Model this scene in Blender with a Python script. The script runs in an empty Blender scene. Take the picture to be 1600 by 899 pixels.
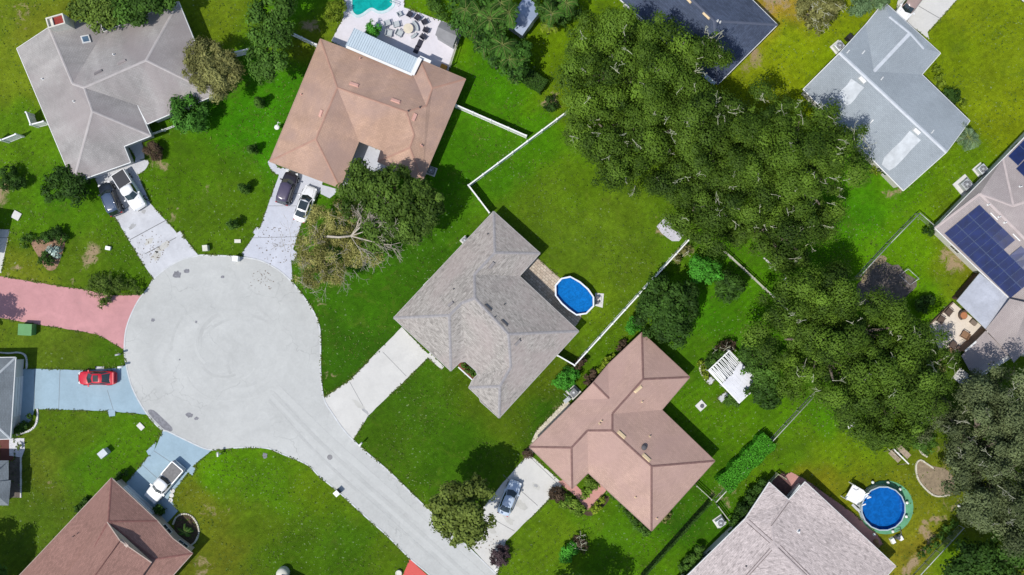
import bpy, bmesh, math, random
import numpy as np
from mathutils import Vector, Matrix
from mathutils.bvhtree import BVHTree

# ---------------------------------------------------------------- camera, sky, sun, exposure
H = 105.0           # camera height (m)
S = 0.08            # metres per photo pixel on the ground
scene = bpy.context.scene
col = scene.collection
cam_d = bpy.data.cameras.new('camera'); cam = bpy.data.objects.new('camera', cam_d); col.objects.link(cam)
cam.location = (0, 0, H); cam.rotation_euler = (0, 0, 0)
cam_d.sensor_width = 36.0; cam_d.lens = 36.0 * H / (1600 * S); cam_d.clip_end = 5000; cam_d.clip_start = 0.5
scene.camera = cam
SUN_EL = math.radians(60); SUN_AZ = Vector((-1.144, -0.96, 0)).normalized()
world = bpy.data.worlds.new('World'); scene.world = world; world.use_nodes = True
wn = world.node_tree.nodes; wl = world.node_tree.links
sky = wn.new('ShaderNodeTexSky'); sky.sky_type = 'NISHITA'; sky.sun_disc = False
sky.sun_elevation = SUN_EL; sky.sun_rotation = math.atan2(SUN_AZ.x, SUN_AZ.y) % (2 * math.pi)
wl.new(sky.outputs[0], wn['Background'].inputs[0]); wn['Background'].inputs[1].default_value = 0.135
sd = bpy.data.lights.new('sun', 'SUN'); so = bpy.data.objects.new('sun', sd); col.objects.link(so)
sd.energy = 3.75; sd.angle = math.radians(0.5); sd.color = (1.0, 0.96, 0.90)
sdir = Vector((SUN_AZ.x * math.cos(SUN_EL), SUN_AZ.y * math.cos(SUN_EL), math.sin(SUN_EL)))
so.rotation_euler = sdir.to_track_quat('Z', 'Y').to_euler(); so.location = sdir * 150
vs = scene.view_settings
vs.view_transform = 'Standard'; vs.look = 'None'; vs.gamma = 1; vs.use_curve_mapping = False; vs.exposure = 0.0

random.seed(7); rng = np.random.default_rng(7)

def lin(r, g, b):
    f = lambda c: (c / 255 / 12.92) if c / 255 <= 0.04045 else ((c / 255 + 0.055) / 1.055) ** 2.4
    return (f(r), f(g), f(b))
def alb(r, g, b, k=1.24):           # the base colour that shows as this sRGB value in full sun
    return tuple(min(0.85, c / k) for c in lin(r, g, b))
def P(u, v, z=0.0):                 # a point of the photograph at height z
    k = S * (H - z) / H
    return Vector(((u - 800) * k, (449.5 - v) * k, z))
def PX(p):                          # and back
    k = S * (H - p[2]) / H
    return (p[0] / k + 800, 449.5 - p[1] / k)

# ---------------------------------------------------------------- materials
MATS = {}
def nt(name):
    m = bpy.data.materials.new(name); m.use_nodes = True
    return m, m.node_tree.nodes, m.node_tree.links, m.node_tree.nodes['Principled BSDF']
def mathn(n, l, op, a, b=None, c=None):
    x = n.new('ShaderNodeMath'); x.operation = op
    for i, q in enumerate((a, b, c)):
        if q is None: continue
        if isinstance(q, (int, float)): x.inputs[i].default_value = q
        else: l.new(q, x.inputs[i])
    return x.outputs[0]
def noise(n, l, vec, scale, detail=3, rough=.55, dist=0.0):
    x = n.new('ShaderNodeTexNoise'); x.inputs['Scale'].default_value = scale
    x.inputs['Detail'].default_value = detail; x.inputs['Roughness'].default_value = rough
    x.inputs['Distortion'].default_value = dist
    if vec is not None: l.new(vec, x.inputs['Vector'])
    return x.outputs[0]
def remap(n, l, x, a, b, c, d):
    m = n.new('ShaderNodeMapRange'); l.new(x, m.inputs[0])
    for i, q in enumerate((a, b, c, d)): m.inputs[i + 1].default_value = q
    return m.outputs[0]
def mix(n, l, fac, a, b, mode='MIX'):
    m = n.new('ShaderNodeMix'); m.data_type = 'RGBA'; m.blend_type = mode
    for i, q in ((0, fac), (6, a), (7, b)):
        if isinstance(q, (int, float)): m.inputs[i].default_value = q
        elif isinstance(q, tuple): m.inputs[i].default_value = (*q[:3], 1)
        else: l.new(q, m.inputs[i])
    return m.outputs[2]
def scaled(n, l, colr, f):          # colour times scalar
    v = n.new('ShaderNodeVectorMath'); v.operation = 'SCALE'
    if isinstance(colr, tuple): v.inputs[0].default_value = colr[:3]
    else: l.new(colr, v.inputs[0])
    l.new(f, v.inputs['Scale']); return v.outputs[0]
def pos(n): return n.new('ShaderNodeNewGeometry').outputs['Position']
def bump(n, l, b, h, strength=.4, dist=.05):
    x = n.new('ShaderNodeBump'); x.inputs['Strength'].default_value = strength; x.inputs['Distance'].default_value = dist
    l.new(h, x.inputs['Height']); l.new(x.outputs[0], b.inputs['Normal'])

def M(name, c, rough=.75, metal=0.0, var=.10, scale=1.2, fine=.06, fscale=14, coat=0, bmp=0.0, spec=.4):
    if name in MATS: return MATS[name]
    m, n, l, b = nt(name)
    p = pos(n)
    f = mathn(n, l, 'ADD', remap(n, l, noise(n, l, p, scale, 4), .3, .7, 1 - var, 1 + var),
              remap(n, l, noise(n, l, p, fscale, 2), .3, .7, -fine, fine))
    l.new(scaled(n, l, tuple(c), f), b.inputs['Base Color'])
    b.inputs['Roughness'].default_value = rough; b.inputs['Metallic'].default_value = metal
    b.inputs['Coat Weight'].default_value = coat; b.inputs['Specular IOR Level'].default_value = spec
    if bmp: bump(n, l, b, noise(n, l, p, fscale, 3), bmp, .02)
    MATS[name] = m; return m

def concrete(name, c, stain=.22, sc=.25, dark=(.2, .2, .2), amount=.5, hi=.62, swirl=False):
    if name in MATS: return MATS[name]
    m, n, l, b = nt(name); p = pos(n)
    big = remap(n, l, noise(n, l, p, sc, 6, .6, .6), .3, .7, 1 - stain * .5, 1 + stain * .5)
    fine = remap(n, l, noise(n, l, p, 5.5, 4, .7), .25, .75, .955, 1.045)
    mot = remap(n, l, noise(n, l, p, 1.1, 5, .7, 1.2), .3, .7, 1 - stain * .28, 1 + stain * .28)
    c1 = scaled(n, l, tuple(c), mathn(n, l, 'MULTIPLY', mathn(n, l, 'MULTIPLY', big, fine), mot))
    c1 = mix(n, l, remap(n, l, noise(n, l, p, .35, 6, .7, 1.5), .55, .72, 0, stain * 1.1), c1, tuple(x * .78 + .012 for x in c))
    # scattered dirt specks and darker blotches
    sp = remap(n, l, noise(n, l, p, .9, 8, .75, .3), hi, hi + .1, 0, amount)
    c2 = mix(n, l, sp, c1, dark)
    if swirl:                        # old tyre arcs and hairline cracks
        w = n.new('ShaderNodeTexWave'); w.wave_type = 'RINGS'; w.rings_direction = 'Z'
        mp = n.new('ShaderNodeMapping'); mp.inputs['Location'].default_value = (36.0, 8.1, 0)
        l.new(p, mp.inputs[0]); l.new(mp.outputs[0], w.inputs[0])
        w.inputs['Scale'].default_value = .16; w.inputs['Distortion'].default_value = 14.0; w.inputs['Detail'].default_value = 4
        w.inputs['Detail Scale'].default_value = .8
        wm = mathn(n, l, 'MULTIPLY', remap(n, l, w.outputs['Fac'], .55, 1.0, 0, 1), remap(n, l, noise(n, l, p, .13, 3), .42, .66, 0, .15))
        c2 = mix(n, l, wm, c2, tuple(x * .74 for x in c))
        vo = n.new('ShaderNodeTexVoronoi'); vo.feature = 'DISTANCE_TO_EDGE'; vo.inputs['Scale'].default_value = .16
        wp = n.new('ShaderNodeVectorMath'); wp.operation = 'ADD'
        nz = n.new('ShaderNodeTexNoise'); nz.inputs['Scale'].default_value = .6; nz.inputs['Detail'].default_value = 5
        l.new(p, nz.inputs['Vector']); sc2 = n.new('ShaderNodeVectorMath'); sc2.operation = 'SCALE'; sc2.inputs['Scale'].default_value = 2.2
        l.new(nz.outputs['Color'], sc2.inputs[0]); l.new(p, wp.inputs[0]); l.new(sc2.outputs[0], wp.inputs[1]); l.new(wp.outputs[0], vo.inputs['Vector'])
        ck = mathn(n, l, 'MULTIPLY', remap(n, l, vo.outputs['Distance'], 0, .008, .5, 0), remap(n, l, noise(n, l, p, .09, 2), .46, .56, 0, 1))
        c2 = mix(n, l, ck, c2, tuple(x * .55 for x in c))
    l.new(c2, b.inputs['Base Color']); b.inputs['Roughness'].default_value = .85
    bump(n, l, b, noise(n, l, p, 9, 4), .25, .02)
    MATS[name] = m; return m

def shingle(name, c, contrast=.12, w=.42, h=.17, streak=.18, tint=None, fleck=0.0, sscale=.35):
    m, n, l, b = nt(name)
    uv = n.new('ShaderNodeUVMap').outputs[0]; p = pos(n)
    br = n.new('ShaderNodeTexBrick'); l.new(uv, br.inputs['Vector'])
    br.inputs['Scale'].default_value = 1; br.inputs['Mortar Size'].default_value = .012; br.inputs['Mortar Smooth'].default_value = .3
    br.inputs['Brick Width'].default_value = w; br.inputs['Row Height'].default_value = h
    br.inputs['Bias'].default_value = -.1
    c = tuple(c)
    br.inputs['Color1'].default_value = (*[x * (1 + contrast) for x in c], 1)
    br.inputs['Color2'].default_value = (*[x * (1 - contrast) for x in c], 1)
    br.inputs['Mortar'].default_value = (*[x * .62 for x in c], 1)
    mp = n.new('ShaderNodeMapping'); mp.inputs['Scale'].default_value = (1, .35, 1); l.new(uv, mp.inputs[0])
    st = remap(n, l, noise(n, l, mp.outputs[0], sscale, 5, .6, .4), .32, .68, 1 - streak, 1 + streak * .6)
    fn = remap(n, l, noise(n, l, p, 4.0, 4, .8), .25, .75, .94, 1.06)
    cc = scaled(n, l, br.outputs['Color'], mathn(n, l, 'MULTIPLY', st, fn))
    if fleck:                        # darker laminated tabs
        mp2 = n.new('ShaderNodeMapping'); mp2.inputs['Scale'].default_value = (1.6, 4.2, 1); l.new(uv, mp2.inputs[0])
        fl = remap(n, l, noise(n, l, mp2.outputs[0], 1.0, 1, .5, .2), .56, .66, 0, fleck)
        cc = mix(n, l, fl, cc, tuple(x * .5 for x in c))
        mp3 = n.new('ShaderNodeMapping'); mp3.inputs['Scale'].default_value = (1.5, 4.0, 1); mp3.inputs['Location'].default_value = (9, 3, 0); l.new(uv, mp3.inputs[0])
        fl = remap(n, l, noise(n, l, mp3.outputs[0], 1.0, 1, .5, .2), .56, .68, 0, fleck)
        cc = mix(n, l, fl, cc, tuple(min(.8, x * 1.35) for x in c))
    if tint:
        tn = remap(n, l, noise(n, l, p, .12, 4, .6, .8), .42, .62, 0, .6)
        cc = mix(n, l, tn, cc, tuple(tint))
    l.new(cc, b.inputs['Base Color']); b.inputs['Roughness'].default_value = .9; b.inputs['Specular IOR Level'].default_value = .25
    bump(n, l, b, br.outputs['Fac'], .25, .02)
    MATS[name] = m; return m

def grass_mat():
    m, n, l, b = nt('lawn_grass'); p = pos(n)
    at = n.new('ShaderNodeAttribute'); at.attribute_name = 'turf'
    ad = n.new('ShaderNodeAttribute'); ad.attribute_name = 'dry'
    f1 = remap(n, l, noise(n, l, p, .28, 5, .62, .5), .3, .7, .80, 1.22)
    f2 = remap(n, l, noise(n, l, p, 1.5, 5, .8, .6), .28, .72, .66, 1.34)
    f3 = remap(n, l, noise(n, l, p, 11, 3, .8), .28, .72, .62, 1.42)
    f = mathn(n, l, 'MULTIPLY', mathn(n, l, 'MULTIPLY', f1, f2), f3)
    # mowing stripes, faint
    mp = n.new('ShaderNodeMapping'); mp.inputs['Rotation'].default_value = (0, 0, math.radians(-38)); l.new(p, mp.inputs[0])
    w = n.new('ShaderNodeTexWave'); w.inputs['Scale'].default_value = .42; w.inputs['Distortion'].default_value = 1.6; w.bands_direction = 'Y'
    w.inputs['Detail'].default_value = 2; l.new(mp.outputs[0], w.inputs[0])
    ms = mathn(n, l, 'MULTIPLY', remap(n, l, noise(n, l, p, .06, 2), .42, .58, 0, 1), mathn(n, l, 'SUBTRACT', w.outputs['Fac'], .5))
    f = mathn(n, l, 'MULTIPLY', f, mathn(n, l, 'ADD', mathn(n, l, 'MULTIPLY', ms, .13), 1))
    c = scaled(n, l, at.outputs['Color'], f)
    # yellowing clumps and lush clumps
    yl = remap(n, l, noise(n, l, p, .6, 6, .7, .5), .54, .70, 0, .24)
    c = mix(n, l, yl, c, (.150, .165, .026))
    lu = remap(n, l, noise(n, l, p, .42, 5, .7, .5), .52, .66, 0, .34)
    c = mix(n, l, lu, c, (.046, .094, .007))
    # pale seed heads and weeds
    wd = mathn(n, l, 'MULTIPLY', remap(n, l, noise(n, l, p, 3.1, 2, .5), .66, .70, 0, .55), remap(n, l, noise(n, l, p, .10, 2), .42, .55, 0, 1))
    c = mix(n, l, wd, c, (.30, .36, .20))
    dn = mathn(n, l, 'ADD', ad.outputs['Fac'], remap(n, l, noise(n, l, p, .9, 7, .75, .8), .3, .7, -.42, .42))
    c = mix(n, l, remap(n, l, dn, .34, .66, 0, .95), c, scaled(n, l, (.34, .25, .15), f3))
    l.new(c, b.inputs['Base Color']); b.inputs['Roughness'].default_value = .95; b.inputs['Specular IOR Level'].default_value = .1
    bump(n, l, b, noise(n, l, p, 8, 4, .8), .9, .12)
    MATS['lawn_grass'] = m; return m

def leaf_mat(name, c, c2=None, var=.35, trans=.14):
    if name in MATS: return MATS[name]
    m, n, l, b = nt(name)
    at = n.new('ShaderNodeAttribute'); at.attribute_name = 'tint'
    c2 = c2 or tuple(min(.6, x * 1.9) for x in c)
    cc = mix(n, l, at.outputs['Fac'], tuple(x * (1 - var * 1.35) for x in c), tuple(x * 1.12 for x in c2))
    l.new(cc, b.inputs['Base Color']); b.inputs['Roughness'].default_value = .65; b.inputs['Specular IOR Level'].default_value = .14
    tr = n.new('ShaderNodeBsdfTranslucent'); l.new(scaled(n, l, cc, remap(n, l, at.outputs['Fac'], 0, 1, 1.2, 1.2)), tr.inputs[0])
    ms = n.new('ShaderNodeMixShader'); ms.inputs[0].default_value = trans
    l.new(b.outputs[0], ms.inputs[1]); l.new(tr.outputs[0], ms.inputs[2]); l.new(ms.outputs[0], n['Material Output'].inputs[0])
    MATS[name] = m; return m

def water_mat(name, c, sc=3.0):
    m, n, l, b = nt(name); p = pos(n)
    f = remap(n, l, noise(n, l, p, sc, 3, .6, 1.0), .35, .7, .82, 1.28)
    l.new(scaled(n, l, tuple(c), f), b.inputs['Base Color'])
    b.inputs['Roughness'].default_value = .12; b.inputs['IOR'].default_value = 1.33
    bump(n, l, b, noise(n, l, p, sc * 1.5, 2), .15, .05)
    MATS[name] = m; return m
def glass_mat(name, c, rough=.05):
    m, n, l, b = nt(name); b.inputs['Base Color'].default_value = (*c, 1)
    b.inputs['Roughness'].default_value = rough; b.inputs['Specular IOR Level'].default_value = .9; b.inputs['Coat Weight'].default_value = .4
    l.new(scaled(n, l, tuple(c), remap(n, l, noise(n, l, pos(n), 1.1, 2), .3, .7, .7, 1.3)), b.inputs['Base Color'])
    MATS[name] = m; return m
def paint_mat(name, c, metal=0.0, rough=.28):
    m, n, l, b = nt(name)
    l.new(scaled(n, l, tuple(c), remap(n, l, noise(n, l, pos(n), 1.5, 4), .3, .7, .94, 1.06)), b.inputs['Base Color'])
    b.inputs['Roughness'].default_value = rough; b.inputs['Metallic'].default_value = metal
    b.inputs['Coat Weight'].default_value = .5; b.inputs['Coat Roughness'].default_value = .12
    MATS[name] = m; return m

# ---------------------------------------------------------------- object helpers
ORG = {}
def org(o): return ORG.get(o.name, Vector((0, 0, 0)))
def tag(o, label=None, cat=None, group=None, kind=None):
    if label: o['label'] = label
    if cat: o['category'] = cat
    if group: o['group'] = group
    if kind: o['kind'] = kind
    return o
def root(name, loc, label, cat, group=None, rz=0.0):
    o = bpy.data.objects.new(name, None); col.objects.link(o); o.empty_display_size = .2
    o.location = loc; o.rotation_euler = (0, 0, rz); ORG[o.name] = Vector(loc)
    return tag(o, label, cat, group)

class MB:
    """collects faces in world (or local) coordinates and links them as one mesh object"""
    def __init__(s): s.v = []; s.f = []; s.m = []; s.sm = []; s.nn = {}
    def face(s, pts, mi=0, smooth=False):
        i = len(s.v); s.v += [tuple(p) for p in pts]; s.f.append(tuple(range(i, i + len(pts)))); s.m.append(mi); s.sm.append(smooth)
    def idx(s, verts, faces, mi=0, smooth=False):
        i = len(s.v); s.v += [tuple(p) for p in verts]
        for f in faces: s.f.append(tuple(i + k for k in f)); s.m.append(mi); s.sm.append(smooth)
    def box(s, c, size, rz=0.0, mi=0, taper=1.0, rx=None):
        x, y, z = [q / 2 for q in size]; V = []
        R = Matrix.Rotation(rz, 3, 'Z') if rx is None else rx
        for sz in (-1, 1):
            t = taper if sz > 0 else 1
            for a, b in ((-1, -1), (1, -1), (1, 1), (-1, 1)): V.append(Vector(c) + R @ Vector((a * x * t, b * y * t, sz * z)))
        s.idx(V, [(3, 2, 1, 0), (4, 5, 6, 7), (0, 1, 5, 4), (1, 2, 6, 5), (2, 3, 7, 6), (3, 0, 4, 7)], mi)
    def prism(s, poly, z0, z1, mi=0, side=None, cap0=True):   # poly: 2D/3D ccw points
        n = len(poly); A = [Vector((p[0], p[1], z0)) for p in poly]; B = [Vector((p[0], p[1], z1)) for p in poly]
        ar = sum(A[i].x * A[(i + 1) % n].y - A[(i + 1) % n].x * A[i].y for i in range(n))
        if ar < 0: A.reverse(); B.reverse()
        s.face(B, mi)
        if cap0: s.face(A[::-1], mi)
        for i in range(n): j = (i + 1) % n; s.face([A[i], A[j], B[j], B[i]], mi if side is None else side)
    def tube(s, pts, radii, k=6, mi=0, cap=True):
        rings = []
        for i, p in enumerate(pts):
            p = Vector(p); a = Vector(pts[max(0, i - 1)]); b = Vector(pts[min(len(pts) - 1, i + 1)])
            d = (b - a).normalized() if (b - a).length > 1e-6 else Vector((0, 0, 1))
            x = d.cross(Vector((0, 0, 1)) if abs(d.z) < .9 else Vector((1, 0, 0))).normalized(); y = d.cross(x)
            r = radii[i] if hasattr(radii, '__len__') else radii
            rings.append([p + (x * math.cos(2 * math.pi * j / k) + y * math.sin(2 * math.pi * j / k)) * r for j in range(k)])
        V = [q for r in rings for q in r]; F = []
        for i in range(len(pts) - 1):
            for j in range(k):
                F.append((i * k + j, i * k + (j + 1) % k, (i + 1) * k + (j + 1) % k, (i + 1) * k + j))
        if cap: F.append(tuple(range((len(pts) - 1) * k, len(pts) * k))); F.append(tuple(range(k - 1, -1, -1)))
        s.idx(V, F, mi, True)
    def cyl(s, c, r, h, k=16, mi=0, r2=None, smooth=True):    # c = base centre
        r2 = r if r2 is None else r2; V = []
        for z, q in ((0, r), (h, r2)):
            V += [(c[0] + q * math.cos(2 * math.pi * j / k), c[1] + q * math.sin(2 * math.pi * j / k), c[2] + z) for j in range(k)]
        s.idx(V, [(j, (j + 1) % k, k + (j + 1) % k, k + j) for j in range(k)], mi, smooth)
        s.idx(V[k:], [tuple(range(k))], mi); s.idx(V[:k], [tuple(range(k - 1, -1, -1))], mi)
    def dome(s, c, r, h, k=12, rings=4, mi=0, squash=1.0):
        V = []
        for i in range(rings + 1):
            t = i / rings * math.pi / 2
            for j in range(k): V.append((c[0] + r * math.cos(t) * math.cos(2 * math.pi * j / k), c[1] + r * squash * math.cos(t) * math.sin(2 * math.pi * j / k), c[2] + h * math.sin(t)))
        F = [(i * k + j, i * k + (j + 1) % k, (i + 1) * k + (j + 1) % k, (i + 1) * k + j) for i in range(rings) for j in range(k)]
        s.idx(V, F, mi, True)
    def build(s, name, mats, parent=None, local=False, uv=False, bevel=0):
        me = bpy.data.meshes.new(name); o_ = Vector((0, 0, 0)) if (local or parent is None) else org(parent)
        me.from_pydata([(a - o_.x, b - o_.y, c - o_.z) for a, b, c in s.v], [], s.f)
        if not isinstance(mats, (list, tuple)): mats = [mats]
        for m in mats: me.materials.append(m)
        me.polygons.foreach_set('material_index', s.m); me.polygons.foreach_set('use_smooth', s.sm)
        if uv:
            L = me.uv_layers.new(name='UVMap')
            for pl in me.polygons:
                nn = s.nn.get(pl.index, pl.normal); hz = Vector((-nn.y, nn.x, 0))
                hz = hz.normalized() if hz.length > .02 else Vector((1, 0, 0)); up = nn.cross(hz)
                for li in pl.loop_indices:
                    q = me.vertices[me.loops[li].vertex_index].co
                    L.data[li].uv = (q.dot(hz), q.dot(up))
        me.update(); o = bpy.data.objects.new(name, me); col.objects.link(o)
        if parent is not None: o.parent = parent; ORG[o.name] = org(parent).copy()
        if bevel:
            bv = o.modifiers.new('edge', 'BEVEL'); bv.width = bevel; bv.segments = 2; bv.limit_method = 'ANGLE'
        return o
    def single(s, name, mats, loc, label, cat, group=None, kind=None, uv=False, bevel=0):   # top-level mesh with its origin at loc
        L = Vector(loc); s.v = [(a - L.x, b - L.y, c - L.z) for a, b, c in s.v]
        o = s.build(name, mats, None, uv=uv, bevel=bevel); o.location = L; ORG[o.name] = L
        return tag(o, label, cat, group, kind)

def copy_tree(o, parent=None):
    c = o.copy(); col.objects.link(c)
    if parent is not None: c.parent = parent
    for ch in list(o.children): copy_tree(ch, c)
    return c

def rough_poly(px, z, step=.7, jit=.04, smooth=False):
    pts = [P(u, v, 0) for u, v in px]; out = []; n = len(pts)
    for i in range(n):
        a, b = pts[i], pts[(i + 1) % n]; L = (b - a).length; k = max(1, int(L / step))
        d = (b - a).normalized() if L > 1e-6 else Vector((1, 0, 0)); nn = Vector((-d.y, d.x, 0))
        for j in range(k):
            q = a + (b - a) * j / k
            if j: q = q + nn * random.uniform(-jit, jit)
            out.append(Vector((q.x, q.y, z)))
    return out
def catmull(px, n=6, closed=False):
    out = []; N = len(px); R = range(N if closed else N - 1)
    for i in R:
        g = (lambda k: px[k % N]) if closed else (lambda k: px[min(N - 1, max(0, k))])
        p0, p1, p2, p3 = g(i - 1), g(i), g(i + 1), g(i + 2)
        for j in range(n):
            t = j / n
            out.append(tuple(.5 * ((2 * p1[k]) + (-p0[k] + p2[k]) * t + (2 * p0[k] - 5 * p1[k] + 4 * p2[k] - p3[k]) * t * t + (-p0[k] + 3 * p1[k] - 3 * p2[k] + p3[k]) * t ** 3) for k in (0, 1)))
    if not closed: out.append(tuple(px[-1]))
    return out
def strip(mb, px, w, z0, z1, mi=0, closed=False):    # raised band along a photo polyline, w metres wide
    pts = [Vector((*P(u, v, z1 if z1 > .5 else 0).xy, 0)) for u, v in px]; n = len(pts); L = []; R = []
    for i in range(n):
        a = pts[(i - 1) % n] if closed or i else pts[i]; b = pts[(i + 1) % n] if closed or i < n - 1 else pts[i]
        d = (b - a).normalized(); q = Vector((-d.y, d.x, 0)) * w / 2
        L.append(pts[i] + q); R.append(pts[i] - q)
    up = lambda p, z: (p.x, p.y, z)
    for i in range(n if closed else n - 1):
        j = (i + 1) % n
        mb.face([up(R[i], z1), up(R[j], z1), up(L[j], z1), up(L[i], z1)], mi)
        mb.face([up(R[i], z0), up(R[j], z0), up(R[j], z1), up(R[i], z1)], mi)
        mb.face([up(L[j], z0), up(L[i], z0), up(L[i], z1), up(L[j], z1)], mi)

# ---------------------------------------------------------------- ground
TURF = [(900,300,82,118,24),(900,380,82,114,32),(850,340,78,110,28),(950,350,84,116,32),(760,260,60,112,12),(650,420,52,98,16),(560,440,55,104,14),(560,560,48,92,14),(650,640,58,98,18),(600,700,60,98,18),(700,700,54,96,12),(780,640,72,100,22),
 (860,600,76,102,26),(780,140,62,120,8),(840,200,66,122,10),(700,250,58,112,10),(300,280,68,108,16),(450,130,55,118,10),(400,200,56,120,8),(340,330,72,108,22),(320,370,74,110,24),
 (30,130,98,122,38),(60,60,102,118,46),(10,30,96,120,40),(40,200,76,118,20),(120,340,72,118,16),(110,300,62,112,18),(60,350,72,116,18),(120,400,76,106,28),(40,440,100,118,44),(200,400,66,104,18),
 (120,540,78,104,36),(60,520,84,112,40),(160,560,62,100,20),(120,680,74,106,26),(60,740,84,106,42),(150,720,66,112,18),(60,800,70,100,30),(200,690,72,118,16),
 (350,740,76,126,10),(420,760,72,116,16),(320,780,96,112,40),(340,870,88,102,36),(450,860,62,98,16),(540,850,60,100,16),(400,820,78,108,26),(510,760,84,118,20),(620,850,74,106,22),
 (1550,100,104,128,22),(1500,60,98,126,12),(1590,180,108,130,20),(1500,30,110,132,26),(1350,330,62,124,8),(1300,300,66,122,10),(1420,380,84,132,8),(1390,280,74,128,10),(1480,250,84,122,14),
 (1240,80,118,146,18),(1200,130,112,134,20),(1210,15,150,134,72),(1290,100,106,136,12),(1110,500,60,118,10),(1170,480,64,118,10),(1220,560,60,110,10),(1100,560,66,112,14),(1140,660,74,120,10),
 (1200,650,72,118,12),(1230,720,76,118,16),(1300,700,92,128,20),(1280,750,112,118,36),(1300,650,70,124,12),(1440,860,118,118,52),(1440,800,104,118,36),(1500,800,88,106,28),(1480,870,84,122,10),
 (1060,820,46,94,12),(1090,800,54,100,12),(1040,880,72,118,14),(900,800,74,116,18),(870,830,84,118,24),(960,850,66,112,14),(1000,860,70,118,12),(1100,740,60,104,12),(930,690,60,96,16),(860,650,46,86,12),
 (880,90,92,128,12),(900,40,88,122,14),(880,150,94,126,20),(1480,420,96,122,26),(1500,400,104,116,36),(1420,440,88,138,6),(1440,470,80,132,8),(960,540,76,112,20),(940,470,88,120,26),(1060,450,70,118,12),
 (960,560,66,108,14),(990,440,78,108,28),(1240,470,66,118,12),(1160,420,66,118,12),(340,30,92,118,30),(350,130,60,120,12),(470,20,66,122,10),(480,60,96,116,36),(700,20,80,122,12),(1280,560,56,96,20),(1500,640,60,90,26)]
DRY = [(130,405,13,17,1.0),(122,428,5,6,.8),(20,432,14,6,.8),(60,440,28,4,.6),(40,30,26,24,.5),(1210,10,40,22,.85),(1172,75,14,26,.75),(1160,100,10,14,.7),(1214,776,16,10,1.0),(1135,786,10,12,.8),(1150,760,16,7,.6),
 (1440,840,8,34,.95),(1460,815,14,8,.7),(1430,880,16,16,.95),(1490,800,16,18,.5),(1480,405,18,34,.8),(1330,690,20,12,.3),(1270,760,28,10,.35),(316,137,12,14,.95),(490,45,16,10,.95),(868,165,12,14,.85),(845,205,6,4,.5),
 (240,262,16,12,.7),(285,345,12,10,.5),(330,290,10,16,.5),(510,480,6,16,.45),(515,600,10,10,.5),(325,790,14,16,.6),(350,795,10,8,.5),(10,300,10,24,.95),(640,870,8,14,.3),(1036,350,12,14,.7),(1065,395,14,10,.8),
 (1404,290,22,5,.8),(1392,295,18,5,.7),(1160,845,14,10,.7),(1142,862,10,8,.6),(500,395,36,34,.45),(560,400,30,16,.55),(400,680,1,1,0),(1120,840,12,8,.4),(1510,390,12,14,.6),(1350,445,14,9,.9),(1500,250,10,8,.5),(600,720,8,8,.3),
 (1020,812,14,8,.4),(870,640,10,8,.6),(1270,20,14,20,.4),(320,880,16,20,.5),(90,745,10,5,.5),(1500,740,50,60,.45),(1575,600,20,20,.5)]
def axis(lo, hi, step, far):
    a = list(np.arange(lo, hi + .01, step)); ext = []; d = step * 2; x = hi
    while x < far: d *= 1.6; x += d; ext.append(x)
    return np.array([-(e - hi) + lo for e in ext][::-1] + a + ext)
def make_ground():
    xs = axis(-72, 72, .5, 1600); ys = axis(-44, 44, .5, 1600); nx, ny = len(xs), len(ys)
    X, Y = np.meshgrid(xs, ys); co = np.zeros((nx * ny, 3)); co[:, 0] = X.ravel(); co[:, 1] = Y.ravel()
    i = np.arange(nx * ny).reshape(ny, nx)
    q = np.stack([i[:-1, :-1], i[:-1, 1:], i[1:, 1:], i[1:, :-1]], -1).reshape(-1, 4)
    me = bpy.data.meshes.new('ground'); me.vertices.add(nx * ny); me.vertices.foreach_set('co', co.ravel())
    me.loops.add(q.size); me.loops.foreach_set('vertex_index', q.ravel()); me.polygons.add(len(q))
    me.polygons.foreach_set('loop_start', np.arange(len(q)) * 4); me.update(calc_edges=True)
    U = co[:, 0] / S + 800; V = 449.5 - co[:, 1] / S
    U = np.clip(U, -60, 1660); V = np.clip(V, -60, 960)
    U2 = U + 9 * np.sin(V / 23) + 5 * np.sin(V / 9 + U / 13); V2 = V + 9 * np.sin(U / 19) + 5 * np.cos(U / 8 - V / 15)
    acc = np.zeros((len(U), 3)); ws = np.zeros(len(U))
    for (u, v, r, g, b) in TURF:
        w = 1 / (1 + ((U2 - u) ** 2 + (V2 - v) ** 2) / 500.) ** 2.2 + 1e-9
        acc += w[:, None] * np.array(alb(r * 1.09, g * 1.025, b * .62, 1.13)); ws += w
    far = np.clip((np.maximum(np.abs(co[:, 0]) - 68, np.abs(co[:, 1]) - 40)) / 14, 0, 1)[:, None]
    c = np.ones((len(U), 4)); c[:, :3] = (acc / ws[:, None]) * (1 - far) + np.array(alb(78, 112, 22, 1.12)) * far
    a = me.color_attributes.new('turf', 'FLOAT_COLOR', 'POINT'); a.data.foreach_set('color', c.ravel())
    dry = np.zeros(len(U))
    for (u, v, a_, b_, s_) in DRY:
        dry = np.maximum(dry, s_ * .8 * np.exp(-(((U2 - u) / a_) ** 2 + ((V2 - v) / b_) ** 2) * .8))
    dry *= (1 - far[:, 0])
    d = me.attributes.new('dry', 'FLOAT', 'POINT'); d.data.foreach_set('value', dry)
    me.materials.append(grass_mat()); o = bpy.data.objects.new('ground', me); col.objects.link(o)
    tag(o, 'green lawn with yellowed and bare sandy patches', None, None, 'structure')
make_ground()

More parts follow.
